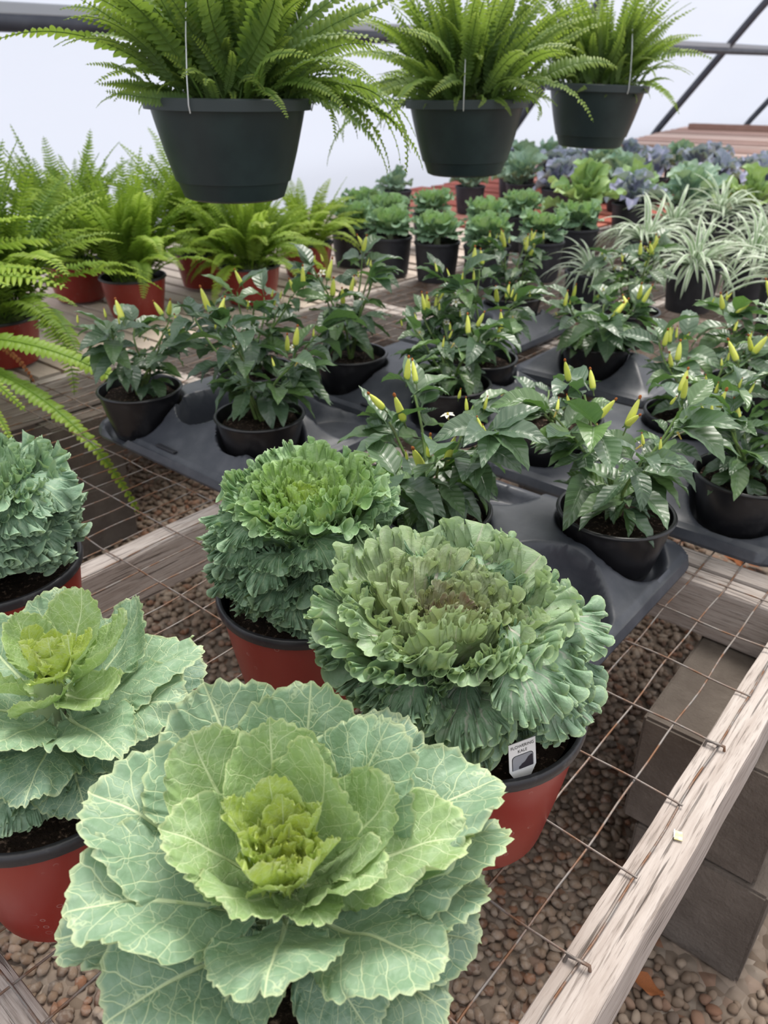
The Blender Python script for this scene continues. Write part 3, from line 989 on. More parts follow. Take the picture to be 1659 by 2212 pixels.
B0 = (-0.295, 0.478)
B_L = []
def addB(tip, kind, width, c, lift=0.0, br=0.010):
    d = np.array([tip[0], tip[1]])
    d = d / (np.linalg.norm(d) + 1e-6)
    B_L.append((0.02 + d[0] * br, 0.008 + d[1] * br, 0.185 + lift, 0.025 + tip[0], 0.010 + tip[1], 0.17 + tip[2], kind, width, c))
for tip, kind, w_ in (((0.042, -0.085, -0.005), 'droop', 1.1), ((-0.03, -0.09, 0.0), 'droop', 1.1), ((0.09, -0.04, 0.0), 'droop', 1.0), ((0.005, -0.10, 0.02), 'droop', .95), ((-0.09, -0.04, 0.01), 'droop', 1.1), ((0.10, 0.06, 0.02), 'flat', 1.0), ((-0.10, 0.05, 0.02), 'flat', 1.0)):
    addB(tip, kind, w_, lerp3(BLUE_G, OUT_G, .2), -0.01)
for tip, kind, w_ in (((0.116, 0.022, 0.065), 'reflex', 1.0), ((0.108, -0.030, 0.055), 'reflex', .95), ((0.072, -0.075, 0.055), 'reflex', 1.0), ((-0.02, -0.085, 0.06), 'reflex', 1.05), ((-0.09, -0.04, 0.065), 'reflex', 1.0), ((0.055, 0.075, 0.085), 'cup', 1.0), ((-0.02, 0.085, 0.09), 'cup', 1.0), ((-0.085, 0.045, 0.085), 'cup', 1.0)):
    addB(tip, kind, w_, OUT_G, 0.015)
for tip, kind, w_ in (((0.058, 0.018, 0.112), 'cup', .85), ((0.016, 0.040, 0.12), 'cup', .95), ((-0.030, 0.020, 0.112), 'cup', .9), ((0.062, -0.040, 0.085), 'cup', .85), ((0.005, -0.060, 0.085), 'cup', .95), ((-0.05, -0.03, 0.09), 'cup', .9)):
    addB(tip, kind, w_, lerp3(OUT_G, MID_G, .75), 0.035, 0.005)
for tip, kind, w_ in (((0.012, -0.02, 0.115), 'cup', .9), ((0.036, 0.0, 0.108), 'cup', .7), ((-0.015, 0.004, 0.112), 'cup', .8), ((0.018, -0.038, 0.098), 'cup', .9)):
    addB(tip, kind, w_, lerp3(MID_G, YEL_G, .75), 0.055, 0.004)
cabB = cabbage('potted_cabbage', 'green ornamental cabbage with bright lime heart and drooping leaves, red pot on the corner rail', (*B0, 0), B_L, (.02, .008, .235), 4, (0.030, 0.0, 0.268), 6, 0.016, skirt=16)

# ------------------------------------------------------------------ flowering kale
def kale(name, label, loc, R, z0, zh, n, seed, leafset, cols, potparts=RED, lean=(0, 0), group=None, ring=0.035, az0=0.0, width=0.95, low=(1.0, .96, .90), n_low=0, notch=None):
    """cols: heart, mid, outer, low"""
    p = thing(name, label, 'kale', Vector(loc) + Vector((0, 0, ZB + .003)), 0, group)
    add_pot(p, potparts)
    rg = random.Random(seed)
    stalk(p, (0, 0, z0 - .02), (lean[0], lean[1], zh - .03), 0.012 * R / 0.11)
    f = R / 0.11
    Q = [0, .18, .34, .5, .63, .76, .88, 1]
    RR = [.06, .28, .55, .82, 1.0, *low]
    ZZ = [zh + .004 * f, zh + .018 * f, zh + ring * f, zh + ring * .85 * f, zh + .004 * f, zh + (z0 - zh) * .42, zh + (z0 - zh) * .72, z0 + .012]
    if n_low:
        for k in range(n_low):
            u = (k + .5) / n_low
            a = k * 2.39996 + rg.uniform(-.4, .4)
            if notch is not None and u > .25 and abs((a - notch + math.pi) % (2 * math.pi) - math.pi) < .50:
                continue
            zt = z0 + .004 + (zh - z0) * (1 - u) * .80 + rg.uniform(-.006, .006)
            rr = R * np.interp(u, [0, .4, .75, 1], [1.0, *low]) * rg.uniform(.92, 1.05)
            L = .060 * f * rg.uniform(.8, 1.15)
            el = rg.uniform(-.6, .25) - .25 * u
            lx = lean[0] * (zt - z0) / (zh - z0)
            ly = lean[1] * (zt - z0) / (zh - z0)
            tip = (lx + rr * math.cos(a), ly + rr * math.sin(a), zt)
            a2 = a + rg.uniform(-.25, .25)
            base = (tip[0] - L * math.cos(el) * math.cos(a2), tip[1] - L * math.cos(el) * math.sin(a2), max(z0 - .008, zt - L * math.sin(el)))
            put_leaf(p, rg.choice(leafset['ruff']), base, tip, rg.uniform(.85, 1.1), lerp3(lerp3(cols[2], cols[3], .45), cols[3], min(1, u * 1.6)), rg.uniform(-.3, .3))
    for k in range(n):
        q = (k + .5) / n * (.66 if n_low else 1.0)
        a = az0 + k * 2.39996 + rg.uniform(-.3, .3)
        rr = R * np.interp(q, Q, RR) * rg.uniform(.90, 1.08)
        zt = np.interp(q, Q, ZZ) + rg.uniform(-.011, .011) * f
        zb = np.interp(q, [0, .4, .62, 1], [zh - .03 * f, zh - .055 * f, zh - .05 * f, z0 + .035 * f])
        lx = lean[0] * (zt - z0) / (zh - z0)
        ly = lean[1] * (zt - z0) / (zh - z0)
        ca, sa = math.cos(a), math.sin(a)
        rb = R * (0.05 + .10 * q) if q < .62 else R * 0.32
        base = (lx + rb * ca, ly + rb * sa, zb)
        tip = (lx + rr * ca, ly + rr * sa, zt)
        key = 'cup' if q < .5 else ('reflex' if q < .7 else 'droop')
        c = lerp3(cols[0], cols[1], min(1, q / .2)) if q < .3 else (lerp3(cols[1], cols[2], (q - .3) / .3) if q < .6 else lerp3(cols[2], cols[3], (q - .6) / .4))
        L = math.dist(base, tip)
        wfac = width * (1.0 if q < .62 else 0.085 * f / max(L, .03))
        put_leaf(p, rg.choice(leafset[key]), base, tip, wfac, c, rg.uniform(-.2, .2), thick=1.0 if q < .62 else 0.075 * f / max(L, .03))
    return p

KC = ((0.19, 0.10, 0.08), (0.34, 0.41, 0.21), (0.22, 0.36, 0.19), (0.165, 0.285, 0.185))
kaleC = kale('potted_kale', 'flowering kale with a purplish brown centre and frilled green edges, tagged red pot', (0.090, 0.548, 0), 0.130, 0.150, 0.240, 44, 11, KALEP, KC, n_low=72, notch=math.radians(-70), lean=(-0.028, 0.012), ring=0.028, low=(.92, .80, .68))
KD = ((0.40, 0.55, 0.06), (0.26, 0.43, 0.10), (0.16, 0.30, 0.13), (0.135, 0.255, 0.150))
kaleD = kale('potted_kale', 'dome shaped green flowering kale with a lime centre in a dark red pot', (-0.093, 0.735, 0), 0.101, 0.150, 0.268, 52, 12, KALE, KD, n_low=72, lean=(0.008, 0.0), ring=0.028, low=(1.0, 1.0, .95))
KE = ((0.36, 0.50, 0.12), (0.22, 0.37, 0.20), (0.18, 0.31, 0.19), (0.150, 0.265, 0.175))
kaleE = kale('potted_kale', 'blue green frilled kale behind the lime hearted cabbage, near the gravel gap', (-0.475, 0.790, 0), 0.115, 0.150, 0.250, 38, 13, KALE, KE, n_low=50, ring=0.03, low=(.95, .9, .85))

# ------------------------------------------------------------------ plant tags
def text_mesh(body, size):
    cu = bpy.data.curves.new('lettering', 'FONT')
    cu.body = body
    cu.size = size
    cu.align_x = 'CENTER'
    cu.align_y = 'CENTER'
    tmp = bpy.data.objects.new('lettering', cu)
    C.objects.link(tmp)
    dg = bpy.context.evaluated_depsgraph_get()
    me = bpy.data.meshes.new_from_object(tmp.evaluated_get(dg))
    bpy.data.objects.remove(tmp)
    me.materials.clear()
    me.materials.append(M['tag_ink'])
    return me

def plant_tag(label, loc, rz, tilt, size, words):
    p = thing('plant_tag', label, 'tag', loc)
    p.rotation_euler = (tilt, 0, rz)
    w, hgt = size
    V = []
    for y in (-0.0004, 0.0004):
        V += [(-w / 2, y, 0), (w / 2, y, 0), (w / 2, y, hgt), (-w / 2, y, hgt), (-w / 5, y, -0.014), (w / 5, y, -0.014)]
    F = [[4, 5, 1, 0], [0, 1, 2, 3], [10, 6, 7, 11], [6, 9, 8, 7], [3, 2, 8, 9], [0, 3, 9, 6], [2, 1, 7, 8], [4, 0, 6, 10], [1, 5, 11, 7], [5, 4, 10, 11]]
    link('card', mesh_data('card', V, F, smooth=False, mats=[M['tag_white']]), p)
    if words:
        for (tx, zz, sz) in (('FLOWERING', 0.84, 0.19), ('KALE', 0.66, 0.19)):
            o = link('lettering', text_mesh(tx, hgt * sz * 0.80), p)
            o.location = (0.0, -0.0007, hgt * zz)
            o.rotation_euler = (math.pi / 2, 0, 0)
        # rounded picture window
        a = np.linspace(0, math.pi / 2, 6)
        x0, x1, z0, z1, r = -w * .38, w * .38, 0.02 * hgt, hgt * .52, hgt * .12
        ring = [(x0, z0)] + [(x0 + r - r * math.cos(t), z1 - r + r * math.sin(t)) for t in a] + [(x1 - r + r * math.sin(t), z1 - r + r * math.cos(t)) for t in a] + [(x1, z0)]
        link('picture_border', mesh_data('picture_border', [(x * 1.05, -0.0006, z * 1.03) for x, z in ring], [list(range(len(ring)))[::-1]], smooth=False, mats=[M['tag_ink']]), p)
        link('picture', mesh_data('picture', [(x, -0.0008, z) for x, z in ring], [list(range(len(ring)))[::-1]], smooth=False, mats=[M['tag_photo']]), p)
        rr = random.Random(4)
        sil = [(x0 + .3 * (x1 - x0), z0)] + [(x0 + (x1 - x0) * (.3 + .68 * i / 9), z0 + (z1 - z0) * (.25 + .65 * i / 9 + rr.uniform(-.08, .08)) * .95) for i in range(10)] + [(x1 * .98, z0)]
        link('picture_plant', mesh_data('picture_plant', [(x, -0.0010, z) for x, z in sil], [list(range(len(sil)))[::-1]], smooth=False, mats=[M['tag_plant']]), p)
    return p
plant_tag('white plant tag printed FLOWERING KALE stuck inside the red pot', (0.1185, 0.4665, ZB + 0.152), math.radians(25), math.radians(-12), (0.027, 0.027), True)
plant_tag('small blank white plant tag stuck in the pot of the lime centred kale', (-0.040, 0.655, ZB + 0.139), math.radians(20), math.radians(-25), (0.022, 0.018), False)

# ------------------------------------------------------------------ pepper plants in carry trays
def pepper_leaf(seed, droop):
    rng = np.random.default_rng(seed)
    m, n = 15, 9
    v = np.linspace(0, 1, m)
    u = np.linspace(-1, 1, n)
    Vv, Uu = np.meshgrid(v, u, indexing='ij')
    pet = 0.16
    q = np.clip((Vv - pet) / (1 - pet), 0, 1)
    wid = 0.205 * np.sin(math.pi * q ** 0.72) ** 0.9 * (1 - 0.25 * q) + 0.012 * (1 - q)
    x = Uu * wid
    z = 0.085 * np.abs(Uu) * wid / 0.205 + 0.016 * np.sin(q * 21 + seed) * np.abs(Uu) ** 1.5 * (q > 0)
    x += 0.03 * np.sin(q * 3 + seed)
    V = np.stack([x, Vv, z], -1).reshape(-1, 3)
    V = unit_bend(V, lambda y: 0.35 - droop * y + 0.15 * np.sin(4 * y + seed))
    return mesh_data('leaf', V, grid_faces(m, n), uv=np.stack([(Uu + 1) / 2, Vv], -1).reshape(-1, 2), mats=[M['pepper_leaf']])
PLEAF = [pepper_leaf(k, d) for k, d in enumerate((0.6, 1.0, 1.5, 0.2, 1.1, 0.8))]

def fruit_meshes():
    V, F = lathe([(0.0003, 0.0), (0.0048, 0.001), (0.0064, 0.006), (0.0062, 0.014), (0.0050, 0.024), (0.0030, 0.032), (0.0012, 0.0365), (0.0003, 0.0375)], 12)
    f = mesh_data('pepper_fruit', V, F, mats=[M['pepper_fruit']])
    V, F = lathe([(0.0003, 0.0366), (0.0026, 0.0372), (0.0030, 0.0395), (0.0016, 0.0415), (0.0003, 0.042)], 7)
    V[:, :2] *= np.random.default_rng(1).uniform(.6, 1.2, (len(V), 1))
    d = mesh_data('dried_bloom', V, F, mats=[M['dried_bloom']])
    V, F = lathe([(0.0012, -0.012), (0.0014, -0.002), (0.0052, 0.0), (0.0055, 0.003), (0.0050, 0.0032)], 10)
    return f, d, mesh_data('calyx', V, F, mats=[M['stem']])
FRUIT, BLOOM, CALYX = fruit_meshes()
def flower_mesh():
    b = Bag()
    for k in range(5):
        a = k * 2 * math.pi / 5
        c, s = math.cos(a), math.sin(a)
        pts = [(0.001, 0, 0), (0.006, 0.0032, 0.001), (0.0115, 0, -0.001), (0.006, -0.0032, 0.001)]
        b.add([(x * c - y * s, x * s + y * c, z) for x, y, z in pts], [[0, 3, 2, 1]], 0)
    V, F = lathe([(0.0002, 0.004), (0.0018, 0.003), (0.0015, 0.0), (0.0008, -0.008)], 6)
    b.add(V, F, 1)
    return b.data('flower', [M['petal'], M['anther']], smooth=False)
FLOWER = flower_mesh()

def pepper(label, s, t, height, radius, n, fruits, seed, zoff=0.010, group=None):
    p = thing('pepper_plant', label, 'pepper plant', bw(s, t, zoff), random.Random(seed).uniform(0, 6), group)
    add_pot(p, SMALL)
    rg = random.Random(seed)
    z0 = 0.080
    b = Bag()
    nodes = []
    tips = []
    nb = 6
    H = height
    for k in range(nb):
        a = k * 2.4 + rg.uniform(-.4, .4)
        r1 = radius * rg.uniform(.45, .78)
        hh = H * rg.uniform(.62, .95)
        u = np.linspace(0, 1, 9)
        P = np.stack([np.cos(a) * r1 * u ** 1.3, np.sin(a) * r1 * u ** 1.3, z0 - .005 + hh * u], 1)
        P[:, 0] += 0.006 * np.sin(u * 9 + k)
        V, F = tube(P, np.linspace(0.0036, 0.0016, 9), 6)
        b.add(V, F)
        for j in range(2, 9):
            nodes.append((Vector(P[j]), a, j / 8))
        tips.append((Vector(P[-1]), a))
    link('stem', b.data('stem', [M['stem']]), p)
    n = int(n * 1.95)
    for k in range(n):
        pt, a0, f = nodes[int(rg.random() ** 0.75 * len(nodes)) % len(nodes)] if k > 10 else (tips[k % nb][0], tips[k % nb][1], 1.0)
        a = a0 + rg.gauss(0, 1.25)
        L = rg.uniform(.056, .092) * (1.0 if rg.random() < .72 else .6) * (radius / .125) ** .6
        el = math.radians(rg.uniform(-40, 15) if f < .8 else rg.uniform(-28, 38))
        if f < .4:
            L *= .85
        d = Vector((math.cos(a) * math.cos(el), math.sin(a) * math.cos(el), math.sin(el)))
        base = pt + Vector((rg.uniform(-.004, .004), rg.uniform(-.004, .004), rg.uniform(-.012, .006)))
        c = lerp3((0.085, 0.150, 0.090), (0.15, 0.27, 0.07), rg.random() ** 2)
        put_leaf(p, rg.choice(PLEAF), base, base + d * L, rg.uniform(.9, 1.2), c, rg.uniform(-.5, .5))
    for k in range(int(fruits * 1.6)):
        pt, a = tips[k % nb]
        o = link('pepper_fruit', FRUIT, p)
        o.location = pt + Vector((rg.uniform(-.03, .03), rg.uniform(-.03, .03), rg.uniform(-.004, .022)))
        o.rotation_euler = (rg.gauss(0, .28), rg.gauss(0, .28), rg.uniform(0, 6))
        link('dried_bloom', BLOOM, o)
        link('calyx', CALYX, o)
        sc = rg.uniform(.8, 1.2) * (0.45 if k % 2 == 1 else 1.0)
        o.scale = (sc * .82, sc * .82, sc * rg.uniform(.85, 1.15))
    for k in range(3):
        pt, a = tips[(k * 2 + 1) % nb]
        o = link('flower', FLOWER, p)
        o.location = pt + Vector((rg.uniform(-.035, .035), rg.uniform(-.035, .035), rg.uniform(-.03, .01)))
        o.rotation_euler = (rg.uniform(-.9, .9), rg.uniform(-.9, .9), 0)
    return p

def carry_tray(label, s0, s1, t0, t1, cells, seed=0):
    """moulded tray: raised bridges between round cells, low lips at the edge"""
    p = thing('carry_tray', label, 'tray', bw((s0 + s1) / 2, (t0 + t1) / 2, 0.0045), -YAW)
    a, b_ = (t1 - t0) / 2, (s1 - s0) / 2
    nx, ny = int(2 * a / 0.0045), int(2 * b_ / 0.0045)
    x = np.linspace(-a, a, nx)
    y = np.linspace(-b_, b_, ny)
    X, Y = np.meshgrid(x, y, indexing='ij')
    cc = [(t - (t0 + t1) / 2, s - (s0 + s1) / 2) for s, t in cells]
    edge = np.minimum(a - np.abs(X), b_ - np.abs(Y))
    # rounded plan corners
    qx, qy = np.abs(X) - (a - .05), np.abs(Y) - (b_ - .05)
    corner = (qx > 0) & (qy > 0)
    edge = np.where(corner, 0.05 - np.hypot(qx, qy), edge)
    top = 0.026 + 0.056 * (lambda q: q * q * (3 - 2 * q))(np.clip((edge - 0.010) / 0.10, 0, 1))
    Z = top.copy()
    for (cx, cy) in cc:
        d = np.hypot(X - cx, Y - cy)
        r_at = 0.073
        fl = np.clip((d - 0.070) / 0.017, 0, 1)
        fl = fl * fl * (3 - 2 * fl)
        Z = np.minimum(Z, 0.004 + (Z - 0.004) * fl)
    # moulded step around the rim
    Z = np.where(edge < 0.010, np.minimum(Z, 0.020), Z)
    Z = np.where(edge < 0.003, 0.006, Z)
    # pull plan corners in
    pull = np.where(corner & (np.hypot(qx, qy) > 0.05), 0.05 / np.maximum(np.hypot(qx, qy), 1e-6), 1.0)
    X = np.where(corner, np.sign(X) * (a - .05 + qx * pull), X)
    Y = np.where(corner, np.sign(Y) * (b_ - .05 + qy * pull), Y)
    V = np.stack([X, Y, Z], -1).reshape(-1, 3)
    F = grid_faces(nx, ny)
    # outer skirt
    ring = [i * ny for i in range(nx)] + [(nx - 1) * ny + j for j in range(1, ny)] + [i * ny + ny - 1 for i in range(nx - 2, -1, -1)] + [j for j in range(ny - 2, 0, -1)]
    S = V[ring].copy()
    S[:, 2] = 0.0
    S[:, :2] *= 0.992
    k = len(V)
    m = len(ring)
    SF = np.array([[ring[i], ring[(i + 1) % m], k + (i + 1) % m, k + i] for i in range(m)])
    link('shell', mesh_data('shell', np.concatenate([V, S]), np.concatenate([F, SF]), mats=[M['tray_plastic']], sharp=60), p)
    # handle slots pressed into the short sides
    for sy in (-1, 1):
        o = link('handle_notch', box_mesh('handle_notch', 0.06, 0.010, 0.004, M['grey_black_plastic'], 0.0015), p)
        o.location = (0.0, sy * (b_ - 0.018), 0.0285)
    return p

carry_tray('dark grey carry tray with empty cells in front of the fern bench', 0.755, 1.17, -1.475, -0.965, [(.83, -1.375), (.895, -1.075), (1.07, -1.285), (.915, -1.228), (1.085, -1.06)])
carry_tray('dark grey carry tray behind the lime centred kale, pepper plants crowding it', 1.185, 1.60, -1.32, -0.80, [(1.29, -1.20), (1.275, -0.90), (1.46, -0.95)])
carry_tray('dark grey carry tray touching the tagged kale, one deep cell empty', 0.705, 1.10, -0.735, -0.285, [(.815, -.595), (.985, -.385), (.80, -.385), (.99, -.60)])
carry_tray('dark grey carry tray just behind the cross rail, beside the aisle', 1.14, 1.55, -0.74, -0.17, [(1.24, -.275), (1.255, -.635), (1.44, -.45)])
carry_tray('dark grey carry tray in the middle row, holding a low spreading pepper plant', 1.645, 1.96, -0.99, -0.60, [(1.745, -.80), (1.88, -.72)])
carry_tray('dark grey carry tray next to the tall black spider plant pot', 1.68, 2.14, -1.40, -1.06, [(1.80, -1.24), (2.02, -1.21)])
carry_tray('dark grey carry tray along the aisle, two pepper plants in it', 1.58, 2.02, -0.545, -0.17, [(1.69, -.42), (1.88, -.32)])

pepper('short pepper plant with one tall yellow pod in the tray corner by the ferns', .83, -1.375, .180, .125, 44, 5, 21)
pepper('tall pepper plant whose pot front shows fully in the half empty tray', .895, -1.075, .235, .155, 62, 5, 22)
pepper('dark pepper plant at the back of the half empty tray', 1.07, -1.285, .21, .13, 44, 5, 23)
pepper('bushy pepper plant directly behind the half empty tray', 1.29, -1.20, .235, .125, 60, 9, 24)
pepper('pepper plant with two yellow pods behind the flowering front one', 1.275, -0.90, .165, .135, 60, 9, 25)
pepper('big pepper plant with white star flowers right behind the kale', .815, -.595, .19, .150, 72, 9, 26)
pepper('wide pepper plant in the shiny tray beside the empty cell', .985, -.385, .20, .150, 66, 9, 27)
pepper('wide pepper plant in the tray behind the cross rail by the aisle', 1.24, -.275, .195, .145, 66, 9, 28)
pepper('thin pepper plant in the black pot between two flowering peppers', 1.255, -.635, .075, .09, 12, 0, 29)
pepper('pepper plant rising from the back of the crowded tray', 1.46, -0.95, .215, .135, 60, 9, 30)
pepper('low spreading pepper plant alone in the middle tray', 1.745, -.80, .15, .145, 62, 9, 31)
FARP = ((2.02, -1.21, .19, .12, 46, 'pepper plant in the tray beside the tall spider plant pot'),
        (2.10, -.88, .19, .12, 50, 'pepper plant standing without a tray in front of the tall spider plant pot'), (1.69, -.42, .21, .14, 66, 'pod laden pepper plant in the aisle side tray, nearer the cross rail'),
        (1.88, -.32, .21, .145, 66, 'pod laden pepper plant in the aisle side tray, nearer the spider plants'), (1.44, -.45, .17, .13, 50, 'pepper plant at the back of the tray behind the cross rail'))
for k, (s_, t_, h_, r_, n_, lab) in enumerate(FARP):
    pepper(lab, s_, t_, h_, r_, n_, 9, 50 + k, 0.010 if 'without' not in lab else 0.004)

# ------------------------------------------------------------------ ferns
def frond(seed, e0, e1, n=36, pl=0.100, wide=0.125, curl=0.0):
    """unit long frond in the yz plane, bending from elevation e0 to e1 (degrees)"""
    rng = np.random.default_rng(seed)
    u = np.linspace(0, 1, 25)
    ang = np.radians(e0 + (e1 - e0) * u ** 1.2)
    dy = np.concatenate([[0], np.cumsum(np.cos((ang[1:] + ang[:-1]) / 2) / 24)])
    dz = np.concatenate([[0], np.cumsum(np.sin((ang[1:] + ang[:-1]) / 2) / 24)])
    side = 0.05 * np.sin(u * 2.2 + seed) * u
    P = np.stack([side, dy, dz], 1)
    b = Bag()
    V, F = tube(P, np.linspace(0.006, 0.0018, 25), 4)
    b.add(V, F, 0, np.tile([[0.5, 0.0]], (len(V), 1)))
    for k in range(n):
        f = 0.13 + 0.87 * (k + rng.uniform(-.1, .1)) / n
        c = np.array([np.interp(f, u, P[:, i]) for i in range(3)])
        a = np.interp(f, u, ang)
        T = np.array([0, math.cos(a), math.sin(a)])
        Nn = np.array([0, -math.sin(a), math.cos(a)])
        L = pl * (min(1, .45 + f * 2.2)) * (1 - max(0, (f - .45) / .58) ** 1.6) * rng.uniform(.9, 1.08) + .008
        for sd in (-1, 1):
            X = np.array([sd, 0, 0])
            d = X * 0.93 + T * 0.30 + Nn * rng.uniform(-.14, .22)
            d /= np.linalg.norm(d)
            wv = np.cross(d, Nn)
            wv /= np.linalg.norm(wv)
            wb = L * wide * 0.5 + 0.003
            up = Nn * 0.02 * L / .13
            down = -Nn * (0.12 + curl) * L
            pts = [c, c + d * L * .08 + wv * wb, c + d * L * .08 - wv * wb, c + d * L * .5 + wv * wb * .95 + down * .25, c + d * L * .5 + up, c + d * L * .5 - wv * wb * .95 + down * .25, c + d * L * .8 + wv * wb * .6 + down * .6, c + d * L * .8 - wv * wb * .6 + down * .6, c + d * L + down]
            fc = [[0, 4, 3, 1], [0, 2, 5, 4], [4, 8, 6, 3], [4, 5, 7, 8]]
            b.add(pts, fc, 0, [(f, .2)] + [(f, f)] * 8)
    return b.data('frond', [M['fern_frond']], smooth=True)
FR = {
    'up': [frond(1, 88, 62), frond(2, 84, 45), frond(3, 80, 66)],
    'arch': [frond(4, 78, 5), frond(5, 72, -15), frond(6, 82, 20)],
    'out': [frond(7, 55, -30), frond(8, 48, -20), frond(9, 60, -45)],
    'hang': [frond(10, 40, -80), frond(11, 30, -85), frond(12, 20, -75)],
    'big': [frond(13, 66, -10, 32, .13, .17), frond(14, 52, -25, 32, .13, .17), frond(15, 78, 25, 32, .12, .17)],
    'trail': [frond(16, 25, -58, 54, .032, .38), frond(17, 15, -50, 54, .032, .38), frond(18, 20, -64, 54, .032, .38)],
    'hup': [frond(21, 88, 55, 27, .068, .40), frond(22, 82, 40, 27, .066, .42), frond(23, 76, 70, 25, .07, .40), frond(24, 70, 30, 26, .066, .42)],
    'harch': [frond(25, 72, -5, 28, .066, .40), frond(26, 62, -25, 28, .064, .38), frond(27, 78, 10, 27, .07, .40)],
    'hout': [frond(28, 45, -45, 30, .07, .30), frond(29, 35, -60, 32, .07, .28)],
    'hhang': [frond(30, 30, -84, 34, .07, .26), frond(31, 15, -80, 34, .066, .26), frond(32, 40, -86, 34, .07, .26)],
}
FG1, FG2, FG3 = (0.33, 0.50, 0.06), (0.22, 0.38, 0.06), (0.16, 0.28, 0.07)

def crown_mound(p, r, z, h):
    rngp = np.random.default_rng(3)
    V, F = lathe([(r, z), (r * .8, z + h * .6), (r * .4, z + h), (.0005, z + h * 1.05)], 20)
    V += rngp.uniform(-.004, .004, V.shape)
    link('crown', mesh_data('crown', V, F, mats=[M['fern_crown']]), p)

def fern_fronds(p, z, counts, L, seed, cols, r0=0.05, sel=None, twist=.16):
    rg = random.Random(seed)
    k = 0
    for key, n in counts:
        for i in range(n):
            a = k * 2.39996 + rg.uniform(-.3, .3)
            k += 1
            if sel and key in sel:
                a = math.radians(rg.uniform(*sel[key]))
            ln = L * rg.uniform(.65, 1.1) * (1.5 if key == 'trail' else 1.0)
            rr = r0 * (0.6 if key in ('up', 'hup') else 1.0) * rg.uniform(.4, 1.2)
            o = link('frond', rg.choice(FR[key]), p)
            o.location = (rr * math.cos(a), rr * math.sin(a), z + rg.uniform(-.005, .012))
            o.rotation_euler = (rg.gauss(0, .12), rg.gauss(0, twist), a - math.pi / 2)
            o.scale = (ln, ln, ln)
            o.color = (*lerp3(cols[0], cols[1], rg.random()), 1)

def bench_fern(label, x, y, counts, L, seed, cols, pots=REDLOW, group=None, sel=None):
    p = thing('potted_fern', label, 'fern', (x, y, ZB + 0.004), 0, group)
    add_pot(p, pots)
    crown_mound(p, 0.07, 0.10, 0.03)
    fern_fronds(p, 0.115, counts, L, seed, cols, 0.055, sel)
    return p
bench_fern('bright green fern in a red pot standing clear at the front of the board bench', -0.80, 2.50, (('up', 46), ('arch', 36), ('out', 22)), .36, 1, (FG1, FG2))
bench_fern('yellow green fern in a red pot beside the gap to the black pots', -0.455, 2.68, (('up', 30), ('arch', 30), ('out', 20), ('hang', 6)), .32, 2, (FG1, (0.27, 0.40, 0.06)))
bench_fern('fern in a shaded red pot between the two front red pots', -0.665, 2.92, (('up', 40), ('arch', 22), ('out', 12)), .42, 3, (FG1, FG2))
bench_fern('fern in a dark red pot behind the big drooping fern', -1.06, 2.72, (('up', 34), ('arch', 26), ('out', 14)), .40, 4, (FG2, FG3))
bench_fern('pale yellow fern leaning over the nearest black kale pots', -0.30, 3.10, (('up', 8), ('arch', 20), ('out', 24), ('hang', 6)), .27, 5, ((0.36, 0.46, 0.06), FG1))
bench_fern('large drooping fern spilling over the rail above the concrete blocks', -1.02, 2.02, (('up', 30), ('arch', 30), ('out', 12), ('hang', 3)), .42, 6, (FG1, FG3), sel={'arch': (0, 220), 'out': (-70, 200), 'hang': (-60, -20)})
BIGFERN = bench_fern('large bright fern with long trailing fronds at the near end of the board bench', -1.20, 1.76, (('big', 22), ('arch', 16), ('trail', 7)), .50, 7, (FG1, FG2), sel={'big': (-45, 70), 'arch': (-20, 90), 'trail': (-58, -14)})

DRY = frond(41, 42, -82, 40, .035, .5)
DRY.materials.clear()
DRY.materials.append(M['dry_leaf'])
dry = link('dry_frond', DRY, BIGFERN)
dry.location = (.05, -.01, .12)
dry.rotation_euler = (0, .2, math.radians(-100))
dry.scale = (.42, .42, .42)
dry['label'] = 'withered brown frond'

# hanging baskets in a row under a pipe
PIPE_Z = ZB + 0.663 + 0.62
pipe_p = np.stack([np.linspace(-1.2, 5.0, 12) * math.sin(YAW) - 1.23 * math.cos(YAW), np.linspace(-1.2, 5.0, 12) * math.cos(YAW) + 1.23 * math.sin(YAW), np.full(12, PIPE_Z)], 1)
V, F = tube(pipe_p, 0.017, 10)
tag(link('hanger_pipe', mesh_data('hanger_pipe', V, F, mats=[M['steel']])), 'dark steel pipe carrying the hanging fern baskets', 'pipe')

def basket_meshes():
    R, H, rb = 0.139, 0.172, 0.094
    Vb, Fb = lathe([(0.0005, 0.002), (rb * .9, 0.002), (rb, 0.006), (rb + .010, 0.034), (rb + .0135, 0.0345), (rb + .014, 0.037), (rb + .028, 0.085), (R - .004, H * .80), (R, H - .016)], 64)
    Vr, Fr = lathe([(R - .001, H - .020), (R + .011, H - .019), (R + .013, H - .002), (R + .011, H), (R - .002, H), (R - .006, H - .006), (R - .012, H - .05)], 64)
    prof = np.linspace(.0005, R - .007, 9)
    Vs, Fs = lathe(np.c_[prof, np.full(9, H - .022)], 36)
    Vs[:, 2] += np.random.default_rng(4).uniform(-.003, .003, len(Vs))
    return (mesh_data('pot', Vb, Fb, mats=[M['green_plastic']], sharp=35), mesh_data('rim', Vr, Fr, mats=[M['rim_green']], sharp=35), mesh_data('soil', Vs, Fs, mats=[M['soil']])), H
BASKET, BH = basket_meshes()
